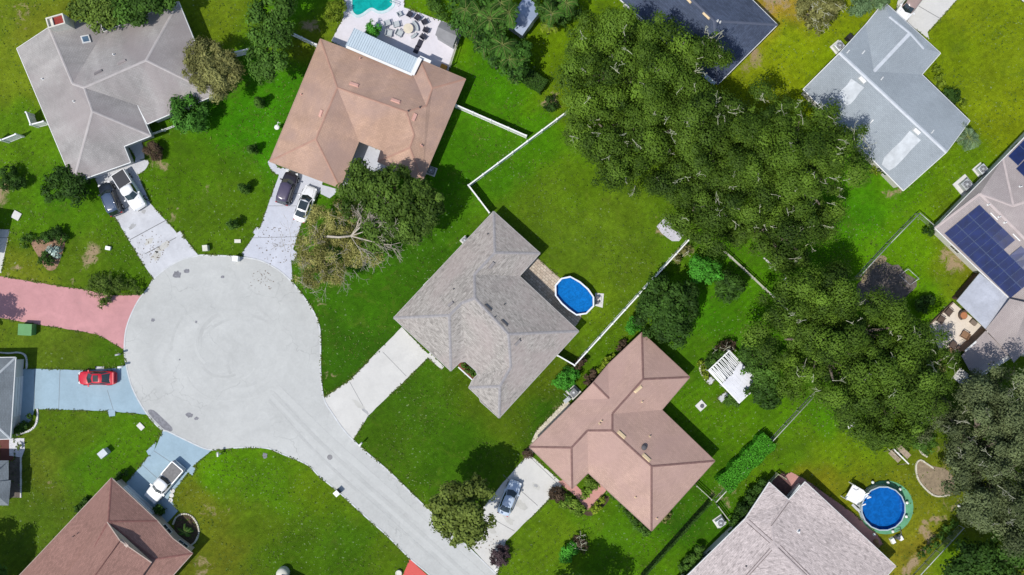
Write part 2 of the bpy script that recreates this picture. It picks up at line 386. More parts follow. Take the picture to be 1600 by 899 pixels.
SLABS = []
def slab(name, px, mat, z, label=None, joints=(), jw=.07, z0=0.0, mats2=None):
    SLABS.append((name, [tuple(q) for q in px]))
    mb = MB(); pts = rough_poly(px, z); mb.prism(pts, z0, z)
    for (a, b) in joints:
        A, B = P(*a), P(*b); d = (B - A).normalized(); q = Vector((-d.y, d.x, 0)) * jw / 2
        mb.face([(p.x, p.y, z + .004) for p in (A - q, B - q, B + q, A + q)], 1)
    o = mb.build(name, [mat, M('joint_dark', (.16, .16, .16))]); tag(o, label, None, None, 'structure'); return o

# ---- road
arcL = [(339,703),(320,701),(287,686),(262,674),(252,671),(230,647),(207,606),(196,562),(195,532),(200,505),(215,472),(232,450),(240,437),(257,422),(282,407),(309,400),(320,399),(365,401),(402,406),(427,417),(445,430),(464,450),(487,482),(499,510),(501,545),(501,580),(506,622),(520,647),(540,675),(566,701),(607,736),(640,768),(672,799),(735,858),(777,899),(830,950),(900,1020),(1100,1215)]
arcR = [(980,1205),(780,1010),(700,927),(672,899),(640,872),(607,839),(570,806),(532,771),(500,745),(480,726),(445,711),(420,701),(392,699),(365,700)]
road_px = catmull(arcL + arcR, 5, True)
MR = concrete('road_concrete', alb(197, 198, 194), .20, .12, (.33, .33, .34), .35, .62, swirl=True)
mb = MB(); mb.prism([P(u, v) for u, v in road_px], .0, .045)
tag(mb.build('road', MR), 'pale grey concrete cul-de-sac and street', None, None, 'structure')
MK = M('kerb_concrete', alb(214, 216, 216), .9, var=.12, fine=.1)
k1 = MB(); strip(k1, catmull(arcL, 5), .16, 0, .075); tag(k1.build('kerb', MK), None, None, None, 'structure')
k2 = MB(); strip(k2, catmull(arcR, 5), .16, 0, .075); tag(k2.build('kerb', MK), None, None, None, 'structure')
MP = M('road_patch', (.20, .20, .215), .9, var=.25, scale=3, fine=.12)
def blotch(u, v, ru, rv, z=.0505, mat=MP, name='road_patch', k=14, seed=0):
    r = random.Random(seed + int(u * 7 + v)); mb = MB()
    pts = []
    for j in range(k):
        t = 2 * math.pi * j / k; q = r.uniform(.7, 1.15); pts.append(P(u + ru * q * math.cos(t), v + rv * q * math.sin(t)))
    mb.face([(p.x, p.y, z) for p in pts][::-1]); o = mb.build(name, mat); tag(o, None, None, None, 'structure'); return o
for a in [(277,429,7,6),(292,424,5,4),(239.5,500,3.5,3),(307,503,2,2),(348,433,3,2.5),(296,649,6,4),(307,654,4,3),(281,562,1.5,1.5),(414,712,4,5),(489,717,0,0)]:
    if a[2]: blotch(*a)
p_ = [(231,643),(240,641),(256,655),(269,668),(268,674),(258,672),(244,659)]
mb = MB(); mb.face([(*P(u, v)[:2], .052) for u, v in catmull(p_, 3, True)][::-1]); tag(mb.build('road_patch', MP), None, None, None, 'structure')
mb = MB(); c_ = P(515.5, 714.5); mb.cyl((c_.x, c_.y, .045), .34, .012, 20); mb.single('manhole_cover', M('iron', (.16, .16, .17), .6, .4), (c_.x, c_.y, .045), 'round iron manhole cover in the pale street', 'manhole cover')

# ---- faint tyre arcs where cars turn round
r_ = random.Random(12)
MT = concrete('tyre_arc', tuple(x * .955 for x in alb(197, 198, 194)), .16, .3, (.33, .33, .34), .3, .62); MT2 = concrete('worn_arc', tuple(x * 1.035 for x in alb(197, 198, 194)), .1, .3, (.4, .4, .4), .2, .66)
for i in range(13):
    u0, v0 = r_.uniform(340, 400), r_.uniform(525, 570); ra = r_.uniform(35, 108); a0 = r_.uniform(0, 6.28); da = r_.uniform(.6, 1.9); q_ = r_.uniform(.75, 1.0); mb = MB()
    strip(mb, [(u0 + ra * math.cos(a0 + da * k / 14), v0 + ra * q_ * math.sin(a0 + da * k / 14)) for k in range(15)], r_.uniform(.18, .5), .044, .0475 + i * .0006)
    tag(mb.build('tyre_mark', MT if i % 3 else MT2), None, None, None, 'structure')
for i in range(4):
    o1 = r_.uniform(-26, 26); mb = MB(); strip(mb, catmull([(430 + o1 * .4, 610 - o1 * .6), (500 + o1 * .6, 680 - o1 * .7), (560 + o1 * .7, 735 - o1 * .7), (650 + o1 * .7, 815 - o1 * .7), (760 + o1 * .7, 915 - o1 * .7)], 5), r_.uniform(.3, .9), .044, .0553 + i * .0006)
    tag(mb.build('tyre_mark', MT if i % 3 else MT2), None, None, None, 'structure')
# ---- driveways, paths, patios
MWH = concrete('drive_white', alb(208, 209, 212), .22, .5, (.30, .30, .31), .55, .585)
MBG = concrete('drive_lavender', alb(204, 207, 216), .16, .5, (.33, .33, .36), .4, .60)
MCR = concrete('drive_cream', alb(216, 214, 208), .12, .4, (.42, .41, .40), .3, .66)
MBL = concrete('drive_blue_paint', alb(160, 185, 198), .18, .3, (.30, .36, .42), .25, .66)
MPK = concrete('drive_pink_paint', alb(206, 150, 150), .2, .4, (.36, .22, .22), .35, .60)
MRD = concrete('drive_red_paint', alb(222, 96, 88), .08, .4, (.5, .2, .2), .3, .66)
MPW = concrete('path_pink', alb(206, 152, 142), .15, .8, (.4, .25, .22), .3, .6)
slab('driveway', [(145,272),(180,339),(217,401),(240,437),(258,421),(283,406),(310,399),(290,374),(277,365),(235,318),(216,275),(205,252),(150,265)], MWH, .035, 'stained white concrete driveway with two cars', [((217,402),(284,367)),((186,333),(227,305)),((203,375),(262,343))], .09)
slab('driveway_flare', [(214,399),(226,405),(231,399),(222,393)], MWH, .055); slab('driveway_flare', [(274,366),(282,361),(289,371),(277,376)], MWH, .055)
slab('path', catmull([(213,238),(216,249),(228,250),(232.5,253),(231,259),(226,266),(216,272.5),(212,270),(206,258),(211,254)], 3, True), MWH, .045, 'curved white concrete walk')
slab('path', [(205,205),(222,215),(226,248),(215,250),(200,228)], MWH, .041)
slab('driveway', [(440,262),(407,355),(377,397),(382,401),(402,405),(427,416),(445,429),(457,441),(455,400),(472,346),(502,296),(505,280)], MBG, .035, 'pale lavender grey concrete driveway', [((392,372),(466,370)),((418,322),(486,322)),((440,303),(500,303))], .05)
slab('driveway_flare', [(401,355),(395,364),(402,368),(408,358)], MBG, .055); slab('driveway_flare', [(456,388),(465,396),(459,408),(453,405)], MBG, .055)
slab('path', catmull([(419,252),(421,260),(427,269),(437,274),(441,272),(444,268),(437,263),(431,258),(428,250)], 3, True), MBG, .045)
slab('patio_pad', [(502,289),(527,296),(524,303),(515,310),(501,303)], MBG, .045)
slab('path', [(536,215),(562,220),(598,237),(620,268),(580,268),(562,255),(548,288),(531,296)], MBG, .041)
slab('driveway', [(506,622),(546,595),(628,511),(672,556),(640,588),(575,650),(552,687),(538,674),(518,648)], MCR, .035, 'clean cream concrete driveway', [((598,550),(635,588)),((546,596),(577,652))], .05)
slab('path', [(666,556),(690,577.5),(694,573),(672,551)], MCR, .041)
slab('driveway', [(827,709),(880,757),(838,800),(790,846),(787,862),(776,899),(731,850),(750,800),(785,755)], MCR, .035, 'cream concrete driveway beside a silver car', [((786,742),(840,790)),((752,801),(804,830)),((830,716),(872,756))], .06)
slab('path', [(872,752),(876,757),(900,776),(917,797),(922,797),(947,767),(942,755),(932,757),(917,776),(900,758),(890,748)], MPW, .041, 'pink concrete entry path')
slab('driveway', [(255,672),(243,700),(196,757),(244,800),(264,777),(301,729),(333,702),(320,701),(287,686),(262,674)], MBL, .035, 'blue painted driveway under a white pickup', [((222,726),(262,762)),((240,704),(290,738))], .05)
slab('driveway_flare', [(245,690),(238,696),(229,705),(233,713),(241,704)], MBL, .055); slab('driveway_flare', [(299,729),(292,737),(301,743),(306,731)], MBL, .055)
slab('path', [(264,776),(278,799),(256,824),(244,815),(252,806),(257,798),(250,790)], MBL, .045)
slab('driveway', [(18,576),(132,578.5),(185,575),(196,571),(207,606),(230,648),(165,642),(54,639),(50,655),(38,668),(18,668)], MBL, .035, 'pale blue painted driveway beside the red car', [((94,579),(92,638)),((168,610),(178,643)),((54,577),(54,639))], .05)
slab('driveway_flare', [(150,579),(150,573),(163,573),(163,579)], MWH, .055); slab('driveway_flare', [(168,640),(180,641),(180,650),(171,651)], MBL, .055)
slab('driveway', [(-40,424),(0,432),(95,448),(130,452.5),(175,462),(222,461),(233,450),(216,472),(201,505),(195,532),(194,547),(167,530),(150,522),(0,497),(-40,490)], MPK, .035, 'faded pink painted driveway')
slab('driveway', [(-30,357),(15,359),(2,427),(-30,420)], MCR, .03, None, [((-20,371),(12,372))])
slab('driveway', [(628,903),(640,873),(668,899),(690,925),(640,950)], MRD, .035, 'red painted driveway corner at the street')
slab('driveway', [(1408,-30),(1530,-34),(1495,0),(1449,51),(1452,62),(1415,34),(1400,20)], MCR, .035, 'stained cream concrete driveway', [((1432,8),(1470,30))])
slab('path', [(1588,-6),(1606,10),(1620,0),(1600,-20)], MCR, .03)
m, n, l, b = nt('paver_stone'); br = n.new('ShaderNodeTexBrick'); mp = n.new('ShaderNodeMapping'); mp.inputs['Rotation'].default_value = (0, 0, math.radians(42))
l.new(pos(n), mp.inputs[0]); l.new(mp.outputs[0], br.inputs[0]); br.inputs['Scale'].default_value = 1; br.inputs['Brick Width'].default_value = .46; br.inputs['Row Height'].default_value = .32
br.inputs['Mortar Size'].default_value = .03; br.inputs['Color1'].default_value = (*alb(216, 202, 182), 1); br.inputs['Color2'].default_value = (*alb(188, 170, 150), 1); br.inputs['Mortar'].default_value = (*alb(158, 144, 130), 1)
l.new(scaled(n, l, br.outputs[0], remap(n, l, noise(n, l, pos(n), 2.5, 4), .3, .7, .85, 1.15)), b.inputs['Base Color']); b.inputs['Roughness'].default_value = .9; MATS['paver_stone'] = m
slab('patio', [(812,428),(838,402),(874,434),(912,470),(908,497),(897,513),(850,478)], MATS['paver_stone'], .05, 'tan stone paver patio')
MDK = concrete('pool_deck', alb(228, 224, 230), .10, .6, (.45, .44, .45), .3, .60)
slab('pool_deck', [(537,-30),(537,27),(525,50),(518,64),(540,78),(640,112),(700,116),(703,101),(721,46),(688,32),(631,12),(634,-30)], MDK, .05, 'white stone pool deck')
slab('patio', [(1488,472),(1540,515),(1503,548),(1475,562),(1449,509)], concrete('terrace', alb(236, 224, 208), .1, .5, (.45, .42, .4), .4, .6), .12, 'cream terrace with brown furniture')
slab('patio', [(1226,742),(1236,738),(1256,748),(1330,800),(1368,832),(1380,850),(1340,870),(1225,790)], MPW, .03, 'pink concrete patio strip behind the house')
slab('path', [(1203,752),(1214,742),(1225,738),(1236,757),(1240,790),(1218,775)], M('paver_brown', alb(120, 88, 84), .9, var=.25, scale=3), .04)
slab('path', [(0,682),(22,685),(22,720),(0,722)], M('path_maroon', alb(110, 66, 60), .9), .04)
slab('path', [(1488,590),(1500,574),(1520,590),(1513,600),(1500,600)], MCR, .03)
slab('path', [(1168,845),(1180,842),(1130,900),(1110,905)], M('gravel_grey', alb(150, 150, 152), .95, var=.2, scale=6, fine=.3), .03)
slab('path', [(839,672),(885,625),(892,632),(845,690),(826,716),(821,712)], M('gravel_white', alb(214, 204, 184), .95, var=.25, scale=6, fine=.3), .03)
slab('path', [(1103,597),(1109,588),(1117,594),(1110,602)], MWH, .05); slab('path', [(1121,622),(1134,612),(1139,618),(1127,629)], MWH, .05)
from mathutils.geometry import tessellate_polygon
# ---------------------------------------------------------------- houses
TRIM = M('trim_white', (.72, .72, .70), .6, var=.05)
GL = glass_mat('window_glass', (.04, .055, .07))
EAVE = 2.6
def house(name, label, pts, faces, mroof, mcap, wall, pitch=.40, caps=True, walls=True, trim=None, garage=(), cap_w=.26, overhang=.5, cat='house', group=None, door=None, windows=True, thick=.16, nocap=()):
    """pts: name -> (u, v) eave corner, (u, v, 'r') point whose height follows the pitch, (u, v, z) fixed"""
    W = {}; inner = []
    for k, p in pts.items():
        if len(p) == 2: W[k] = P(p[0], p[1], EAVE)
        elif p[2] == 'r': W[k] = P(p[0], p[1], 4.4); inner.append(k)
        else: W[k] = P(*p)
    eave = {k for k, p in pts.items() if len(p) == 2 or (p[2] != 'r' and p[2] <= EAVE + .01)}
    for it in range(4):
        for k in inner:
            ds = []
            for f in faces:
                if k not in f: continue
                best = None
                for i in range(len(f)):
                    a, b = f[i], f[(i + 1) % len(f)]
                    if a in eave and b in eave:
                        L = (W[b] - W[a]).xy.length
                        if best is None or L > best[0]: best = (L, a, b)
                if best:
                    a, b = W[best[1]].xy, W[best[2]].xy; d = (b - a).normalized()
                    ds.append(abs((W[k].xy - a).cross(d)))
            if ds: W[k] = P(pts[k][0], pts[k][1], EAVE + pitch * (sum(ds) / len(ds)))
    rt = root(name, (*(sum((W[k] for k in eave), Vector()) / len(eave)).xy, 0), label, cat, group)
    mb = MB(); FN = []
    for f in faces:
        P3 = [W[k] for k in f]; nrm = Vector()
        for i in range(len(P3)): nrm += P3[i].cross(P3[(i + 1) % len(P3)])
        if nrm.z < 0: f = f[::-1]; P3 = P3[::-1]; nrm = -nrm
        FN.append((f, nrm.normalized()))
        for t3 in tessellate_polygon([P3]):
            q3 = [P3[i] for i in t3]
            if (q3[1] - q3[0]).cross(q3[2] - q3[0]).z < 0: q3 = q3[::-1]
            mb.nn[len(mb.f)] = nrm.normalized(); mb.face(q3, 0)
    edges = {}
    for fi, (f, nn) in enumerate(FN):
        for i in range(len(f)): edges.setdefault(frozenset((f[i], f[(i + 1) % len(f)])), []).append((fi, f[i], f[(i + 1) % len(f)]))
    nxt = {}
    for e, L in edges.items():
        if len(L) == 1: nxt[L[0][1]] = L[0][2]
    loop = []; st = next(iter(nxt)); k = st
    while True:
        loop.append(k); k = nxt.get(k)
        if k is None or k == st or len(loop) > 60: break
    tr = MB()                          # white fascia and gutter, a little proud of the shingles
    for a in loop:
        b = nxt.get(a)
        if b is None: continue
        A, B = W[a], W[b]; d = (B - A).normalized(); o_ = Vector((d.y, -d.x, 0)).normalized() * .05
        z = Vector((0, 0, .03)); z2 = Vector((0, 0, -thick))
        tr.face([A + o_ + z2, B + o_ + z2, B + o_ + z * .2, A + o_ + z * .2], 0); tr.face([A + o_ + z * .2, B + o_ + z * .2, B - o_ * .6 + z, A - o_ * .6 + z], 0)
    if caps:
        for e, L in edges.items():
            if len(L) != 2 or e in [frozenset(x) for x in nocap]: continue
            (f1, a, b), (f2, _, _) = L; n1, n2 = FN[f1][1], FN[f2][1]; A, B = W[a], W[b]; d = (B - A).normalized()
            p1 = n1.cross(d)             # into face 1 (ccw)
            if (n2.dot(p1)) > -.02: continue      # valley
            p2 = -(n2.cross(d)); up = Vector((0, 0, .02)); wv = cap_w / 2
            mb.face([A + up * 1.5, B + up * 1.5, B + p1 * wv + n1 * .02, A + p1 * wv + n1 * .02], 1)
            mb.face([B + up * 1.5, A + up * 1.5, A + p2 * wv + n2 * .02, B + p2 * wv + n2 * .02], 1)
    roof = mb.build('roof', [mroof, mcap], rt, uv=True)
    tr.build('fascia', trim or TRIM, rt)
    bvh = BVHTree.FromPolygons([Vector(v) for v in mb.v], mb.f)
    if walls:
        n_ = len(loop); P2 = [W[k].xy for k in loop]; ins = []
        ar = sum(P2[i].cross(P2[(i + 1) % n_]) for i in range(n_)); sg = 1 if ar > 0 else -1
        for i in range(n_):
            a, b, c = P2[i - 1], P2[i], P2[(i + 1) % n_]; d1 = (b - a).normalized(); d2 = (c - b).normalized()
            m1 = Vector((-d1.y, d1.x)) * sg; m2 = Vector((-d2.y, d2.x)) * sg; bis = m1 + m2
            bis = bis.normalized() if bis.length > .1 else m1
            ins.append(b + bis * min(overhang * 1.6, overhang / max(.45, bis.dot(m1))))
        wb = MB()
        if sg < 0: order = list(range(n_))[::-1]
        else: order = list(range(n_))
        for q in range(n_):
            i, j = order[q], order[(q + 1) % n_]
            zi, zj = W[loop[i]].z - thick, W[loop[j]].z - thick
            wb.face([(*ins[i], 0), (*ins[j], 0), (*ins[j], zj), (*ins[i], zi)], 0)
        for f3, m3 in zip(mb.f, mb.m):
            if m3 == 0 and len(f3) == 3: wb.face([Vector(mb.v[i]) - Vector((0, 0, thick)) for i in f3][::-1], 1)
        wb.build('wall', [wall, TRIM], rt)
        for q in range(n_):
            i, j = order[q], order[(q + 1) % n_]; key = (loop[i], loop[j]); a, b = ins[i], ins[j]; L = (b - a).length
            if max(PXv := [abs(PX((*a, 0))[0] - 800), abs(PX((*b, 0))[0] - 800)]) > 1000: continue
            d = (b - a).normalized(); nn = Vector((d.y, -d.x)); rz = math.atan2(d.y, d.x)
            if L < 2.4: continue
            if key in garage or key[::-1] in garage:
                c = (a + b) / 2; g = MB(); wdt = min(4.9, L - .6)
                g.box((*(c + nn * .03), 1.08), (wdt, .07, 2.15), rz, 0)
                for t in range(1, 4): g.box((*(c + nn * .055), .54 * t), (wdt - .1, .04, .03), rz, 1)
                g.build('garage_door', [TRIM, M('joint_dark', (.16, .16, .16))], rt)
            elif windows:
                k_ = max(1, int(L / 4.2))
                for t in range(k_):
                    c = a + (b - a) * (t + .5) / k_
                    g = MB()
                    for (dx, dz, w_, h_) in ((0, .6, 1.42, .07), (0, -.6, 1.42, .07), (-.68, 0, .07, 1.13), (.68, 0, .07, 1.13), (0, 0, .04, 1.13)):
                        g.box((*(c + d * dx + nn * .03), 1.35 + dz), (w_, .08, h_), rz)
                    w = g.build('window', TRIM, rt)
                    g = MB(); g.box((*(c + nn * .02), 1.35), (1.3, .03, 1.13), rz); g.build('pane', GL, w)
    return rt, bvh, W
def on(bvh, u, v):
    d = (P(u, v, 0) - Vector((0, 0, H))).normalized(); h = bvh.ray_cast(Vector((0, 0, H)), d)
    return (h[0], h[1]) if h[0] is not None else (P(u, v, 3.5), Vector((0, 0, 1)))
def on_basis(n_, ang):                 # matrix whose z is the roof normal and x points at world angle ang
    x = Vector((math.cos(ang), math.sin(ang), 0)); x = (x - n_ * x.dot(n_)).normalized(); y = n_.cross(x)
    return Matrix((x, y, n_)).transposed()
def slot_vent(rt, bvh, u1, v1, u2, v2, mat, w=.34, h=.16):
    p, n_ = on(bvh, (u1 + u2) / 2, (v1 + v2) / 2); a, _ = on(bvh, u1, v1); b, _ = on(bvh, u2, v2)
    R = on_basis(n_, math.atan2(b.y - a.y, b.x - a.x)); mb = MB()
    mb.box(p + n_ * h / 2, ((b - a).length, w, h), rx=R, taper=.82); return mb.build('roof_vent', mat, rt)
def pipe_vent(rt, bvh, u, v, mat=None, h=.35, r=.07):
    p, _ = on(bvh, u, v); mb = MB(); mb.cyl(p - Vector((0, 0, .05)), r * 2.2, .09, 10, r2=r * 1.3); mb.cyl(p, r, h, 10); return mb.build('vent_pipe', mat or M('pipe_white', (.75, .75, .73), .5), rt)
def flat_px(u): return u
WB = M('stucco_beige', alb(205, 192, 172), .9, var=.08); WW = M('stucco_white', alb(222, 220, 212), .9, var=.06)
WG = M('stucco_grey', alb(178, 180, 182), .9, var=.07); WC = M('stucco_cream', alb(226, 212, 182), .9, var=.07)

# --- A: grey house, upper left
RA = shingle('roof_warm_grey', (.355, .335, .32), .06, streak=.28, tint=(.29, .25, .245))
rt, bv, W = house('house', 'warm grey hip roofed house with a white brick chimney and a skylight', dict(a=(26,76), b=(76,43,'r'), c=(152,26), d=(162,50), e=(279,2.5), f=(338,148), g=(230,194), h=(215,165), i=(236,212.5), j=(194,229), k=(204,254), l=(128,281), m=(114,286),
    p1=(113,131,'r'), p2=(131,137,'r'), p3=(228,94.5,'r'), p4=(144,174,'r')),
    [('a','m','p4','p2','p1','b'), ('b','p1','d','c'), ('d','p1','p2','p3','e'), ('e','p3','f'), ('f','p3','p2','h','g'), ('h','p2','p4','i'), ('i','p4','m','l','k','j')],
    RA, M('cap_grey', (.42, .385, .37), .9), WW, garage=[('k','l')], cap_w=.3)
MV = M('vent_grey', (.20, .18, .18), .7); MV2 = M('vent_tan', (.32, .28, .27), .7)
slot_vent(rt, bv, 147,117, 161,110, MV, .3); slot_vent(rt, bv, 184,101, 198,94, MV2, .3)
for q in [(67,124),(116,159),(178,86)]: pipe_vent(rt, bv, *q)
p, n_ = on(bv, 134, 62); R = on_basis(n_, math.radians(20)); mb = MB(); mb.box(p + n_ * .08, (.95, .95, .2), rx=R); o = mb.build('skylight', TRIM, rt)
mb = MB(); mb.box(p + n_ * .19, (.7, .7, .04), rx=R, taper=.9); mb.build('pane', glass_mat('skylight_glass', (.12, .20, .28)), o)
# chimney (painted masonry, red flue inside)
p = P(106, 44, 3.2); rz = math.radians(16); mb = MB(); mb.box((p.x, p.y, 2.9), (2.1, 1.25, 5.6), rz); o = mb.build('chimney', M('chimney_white', alb(226, 222, 208), .9, var=.12, scale=3), rt)
top = Vector((p.x, p.y, 5.7)); mb = MB()
R2 = Matrix.Rotation(rz, 3, 'Z')
for dx, dy, sx, sy in ((0, .56, 2.1, .14), (0, -.56, 2.1, .14), (-.98, 0, .14, .98), (.98, 0, .14, .98), (-.35, 0, .10, .98)):
    q = top + R2 @ Vector((dx, dy, 0)); mb.box((q.x, q.y, 5.85), (sx, sy, .32), rz)
mb.build('chimney_rim', M('chimney_white', 0), o)
mb = MB(); q = top + R2 @ Vector((.32, 0, 0)); mb.box((q.x, q.y, 5.76), (1.2, .96, .10), rz); mb.build('flue', M('flue_red', alb(150, 62, 52), .9, var=.2, scale=4), o)

# --- B: brown house with the metal patio roof
RB = shingle('roof_tan_brown', (.475, .31, .225), .07, streak=.22, tint=(.32, .225, .20))
rt, bv, W = house('house', 'tan brown hip roofed house with a white metal patio roof beside the pool deck', dict(a=(500.5,61), c1=(645,116), c2=(656,93.4), b=(727.5,123.7), f=(660,283), e=(590,253), g=(595,235), h=(561,221), i=(531,294), j=(421,252.5),
    r=(527,137,'r'), s=(635,175,'r'), v=(666,165.5,'r'), w=(675.5,138,'r'), t=(647,210.5,'r'), u=(640.5,231,'r'), q=(493.3,217.7,'r')),
    [('j','q','r','a'), ('q','j','i'), ('h','r','q','i'), ('r','h','g','t','s'), ('a','r','s','v','c1'), ('c1','v','w','c2'), ('c2','w','b'), ('b','w','v','s','t','u','f'), ('e','f','u'), ('g','e','u','t')],
    RB, M('cap_brown', (.40, .235, .175), .9), WC, garage=[('j','i')], cap_w=.24, trim=M('fascia_tan', (.38, .26, .19), .7))
MVB = M('vent_peach', alb(226, 176, 160), .7)
slot_vent(rt, bv, 546,130, 561,135, MVB, .42); slot_vent(rt, bv, 611,155.5, 626,161, MVB, .42); slot_vent(rt, bv, 500,183, 504,172, MVB, .38); slot_vent(rt, bv, 645,189, 650,177, MVB, .42)
for q in [(638,173.5),(656,168),(658,227),(660,228.5),(563,92),(471,148)]: pipe_vent(rt, bv, *q, M('pipe_dark', (.10, .08, .08)) if q[1] in (173.5, 168) else MVB)
mb = MB(); PM = M('patio_metal', alb(206, 220, 228), .45, var=.05); c4 = [P(554,44,2.75), P(657,93,2.75), P(645.5,118,3.05), P(540,72.8,3.05)]
c4[3].z = c4[2].z = 3.1; mb.face([c4[0], c4[3], c4[2], c4[1]], 0); mb.face([c - Vector((0, 0, .08)) for c in (c4[0], c4[1], c4[2], c4[3])], 0)
for i in range(4): a, b = c4[i], c4[(i + 1) % 4]; d = Vector((0, 0, .08)); mb.face([a - d, b - d, b, a], 1)
for k in range(0, 31):
    t = k / 30; a = c4[0].lerp(c4[1], t); b = c4[3].lerp(c4[2], t); R = on_basis(Vector((0, 0, 1)), math.atan2(b.y - a.y, b.x - a.x))
    mb.box((a + b) / 2 + Vector((0, 0, .03)), ((b - a).length, .05, .07), rx=Matrix(((b - a).normalized(), Vector((0, 0, 1)).cross((b - a).normalized()), Vector((0, 0, 1)))).transposed())
pr = mb.build('patio_roof', [PM, TRIM], rt)
mb = MB(); strip(mb, [(644,117),(656.5,91)], .5, 3.0, 3.2); strip(mb, [(541,73),(644,117)], .3, 3.1, 3.18)
mb.build('gutter', TRIM, pr)
mb = MB(); a, b = P(656.5,87,2.7), P(674,95,2.7); c, d = P(672,99,2.7), P(655,92,2.7); mb.prism([a, b, c, d], 2.62, 2.7); mb.build('gutter', TRIM, pr)
for q in [(556,47),(590,62),(622,77),(655,90)]:
    mb = MB(); p = P(q[0], q[1], 2.7); mb.box((p.x, p.y, 1.33), (.1, .1, 2.66)); mb.build('post', TRIM, pr)

# --- C: the grey shingled house in the middle
RC = shingle('roof_weathered_grey', (.345, .318, .288), .16, w=.5, h=.2, streak=.10, tint=(.37, .31, .29), fleck=.62)
rt, bv, W = house('house', 'mottled grey shingle house with an oval pool and paver patio behind', dict(a=(771.3,330.5), b=(844,396), c=(812,431.7), d=(904.4,517.7), e=(779.8,653.6), f=(750.6,627.5), f2=(749,622), y=(732.3,606), z=(738,594), g=(746,585.5), x3=(743,579), x2=(727,565), x1=(719,566), i=(704.3,580), W=(614.8,497),
    n1=(773.2,395,'r'), m0=(741,429,'r'), m1=(742,466,'r'), m2=(794.6,522.4,'r'), k1=(781,604,'r'), k2=(798,574,'r'), g1=(702,493,'r'), g2=(721,474,'r'), w0=(683,424)),
    [('a','b','n1'), ('b','c','m0','n1'), ('a','n1','m0','w0'), ('c','d','m2','m1','m0'), ('w0','m0','m1','g2','g1','W'), ('W','g1','i'), ('i','g1','g2','x2','x1'), ('x2','g2','m1','m2','k2','g','x3'), ('d','e','k1','k2','m2'), ('e','f','f2','y','k1'), ('y','k1','k2','g','z')],
    RC, M('cap_c', (.30, .285, .285), .9, var=.15, scale=4, fine=.12), WW, garage=[('i','W'),('W','i')], cap_w=.34, trim=M('fascia_grey', (.40, .38, .36), .7))
MVD = M('vent_dark', (.09, .085, .09), .7); MVS = M('vent_shingle', (.27, .25, .245), .9)
slot_vent(rt, bv, 757,476, 768,486, MVD, .15, .2); slot_vent(rt, bv, 783,500, 793,510, MVD, .15, .2)
for q in [(764,420,772,409),(700,479,709,472),(804,540,813,531)]: slot_vent(rt, bv, *q, MVS, .36, .2)
for q in [(762,366),(709,452),(788,476),(812,530),(773,496)]: pipe_vent(rt, bv, *q, MVD, .3, .06)
mb = MB(); strip(mb, [(716,574),(738,594)], .14, 2.3, 2.55); mb.build('gutter', TRIM, rt)
mb = MB(); strip(mb, [(685,424),(662,447)], .25, 2.4, 2.6); mb.build('gutter', TRIM, rt)

# --- D: the pink brown house right of centre
RD = shingle('roof_pink_brown', (.455, .305, .245), .07, streak=.14, tint=(.41, .27, .235), fleck=.14)
rt, bv, W = house('house', 'pink brown hip roofed house with dark ridge lines and a small side dormer gable', dict(a=(1003,519.7), b=(1077.8,589.6), c=(1034,640.7), d=(1117,720.5), e=(1018,830), f=(919,739), g=(894,764), h=(827,698.6), u=(901,625), t=(950,570), tt=(927,598,3.5),
    v=(951.8,623,'r'), n1=(1004.8,592.7,'r'), m1=(956.8,646.8,'r'), m2=(956.8,673,'r'), m3=(1018,728.8,'r'), k2=(918,673,'r'), k1=(893,699.7,'r')),
    [('a','b','n1'), ('b','c','m1','n1'), ('c','d','m3','m2','m1'), ('d','e','m3'), ('e','f','k2','m2','m3'), ('f','g','k1','k2'), ('g','h','k1'), ('a','n1','m1','m2','k2','k1','h','u','v','t'), ('u','tt','v'), ('tt','t','v')],
    RD, M('cap_dark_brown', (.20, .115, .10), .9, var=.2, scale=3), WC, garage=[('g','h'),('h','g')], cap_w=.26, trim=M('fascia_brown', (.34, .22, .18), .7))
MVC = M('vent_cream', alb(238, 212, 170), .7)
slot_vent(rt, bv, 991,613, 1003,603, MVC, .38); slot_vent(rt, bv, 965,674, 977,685, MVC, .42); slot_vent(rt, bv, 1004,710, 1016,721, MVC, .42)
for q in [(1003,628),(937,662),(940,658),(993,777),(1026,810),(1015,682)]: pipe_vent(rt, bv, *q, MVC)
p, n_ = on(bv, 1006, 699); mb = MB(); mb.cyl(p - Vector((0, 0, .05)), .3, .25, 14); mb.dome(p + Vector((0, 0, .2)), .34, .15, 14); mb.build('turbine_vent', MVD, rt)

# --- E: red brown house lower left
RE = shingle('roof_red_brown', (.285, .160, .130), .12, streak=.10, tint=(.26, .145, .12), fleck=.3)
rt, bv, W = house('house', 'red brown shingled house with a raised gable and blue driveway', dict(a=(174,747), b=(246,814), c=(270,841.5), d=(301,865), e=(170,1012), w=(-32,965), n=(169,815,'r'), kk=(242,874,'r'), ap=(190,846,4.7), r2=(84,975,4.9), w2=(70,1060)),
    [('a','b','n'), ('b','c','kk','n'), ('c','d','kk'), ('a','n','r2','w'), ('n','kk','d','e','r2'), ('w','r2','e')],
    RE, M('cap_e', (.22, .10, .085), .9, var=.2, scale=3), WB, garage=[('a','b'),('b','a')], cap_w=.22, trim=M('fascia_e', (.42, .33, .28), .7))
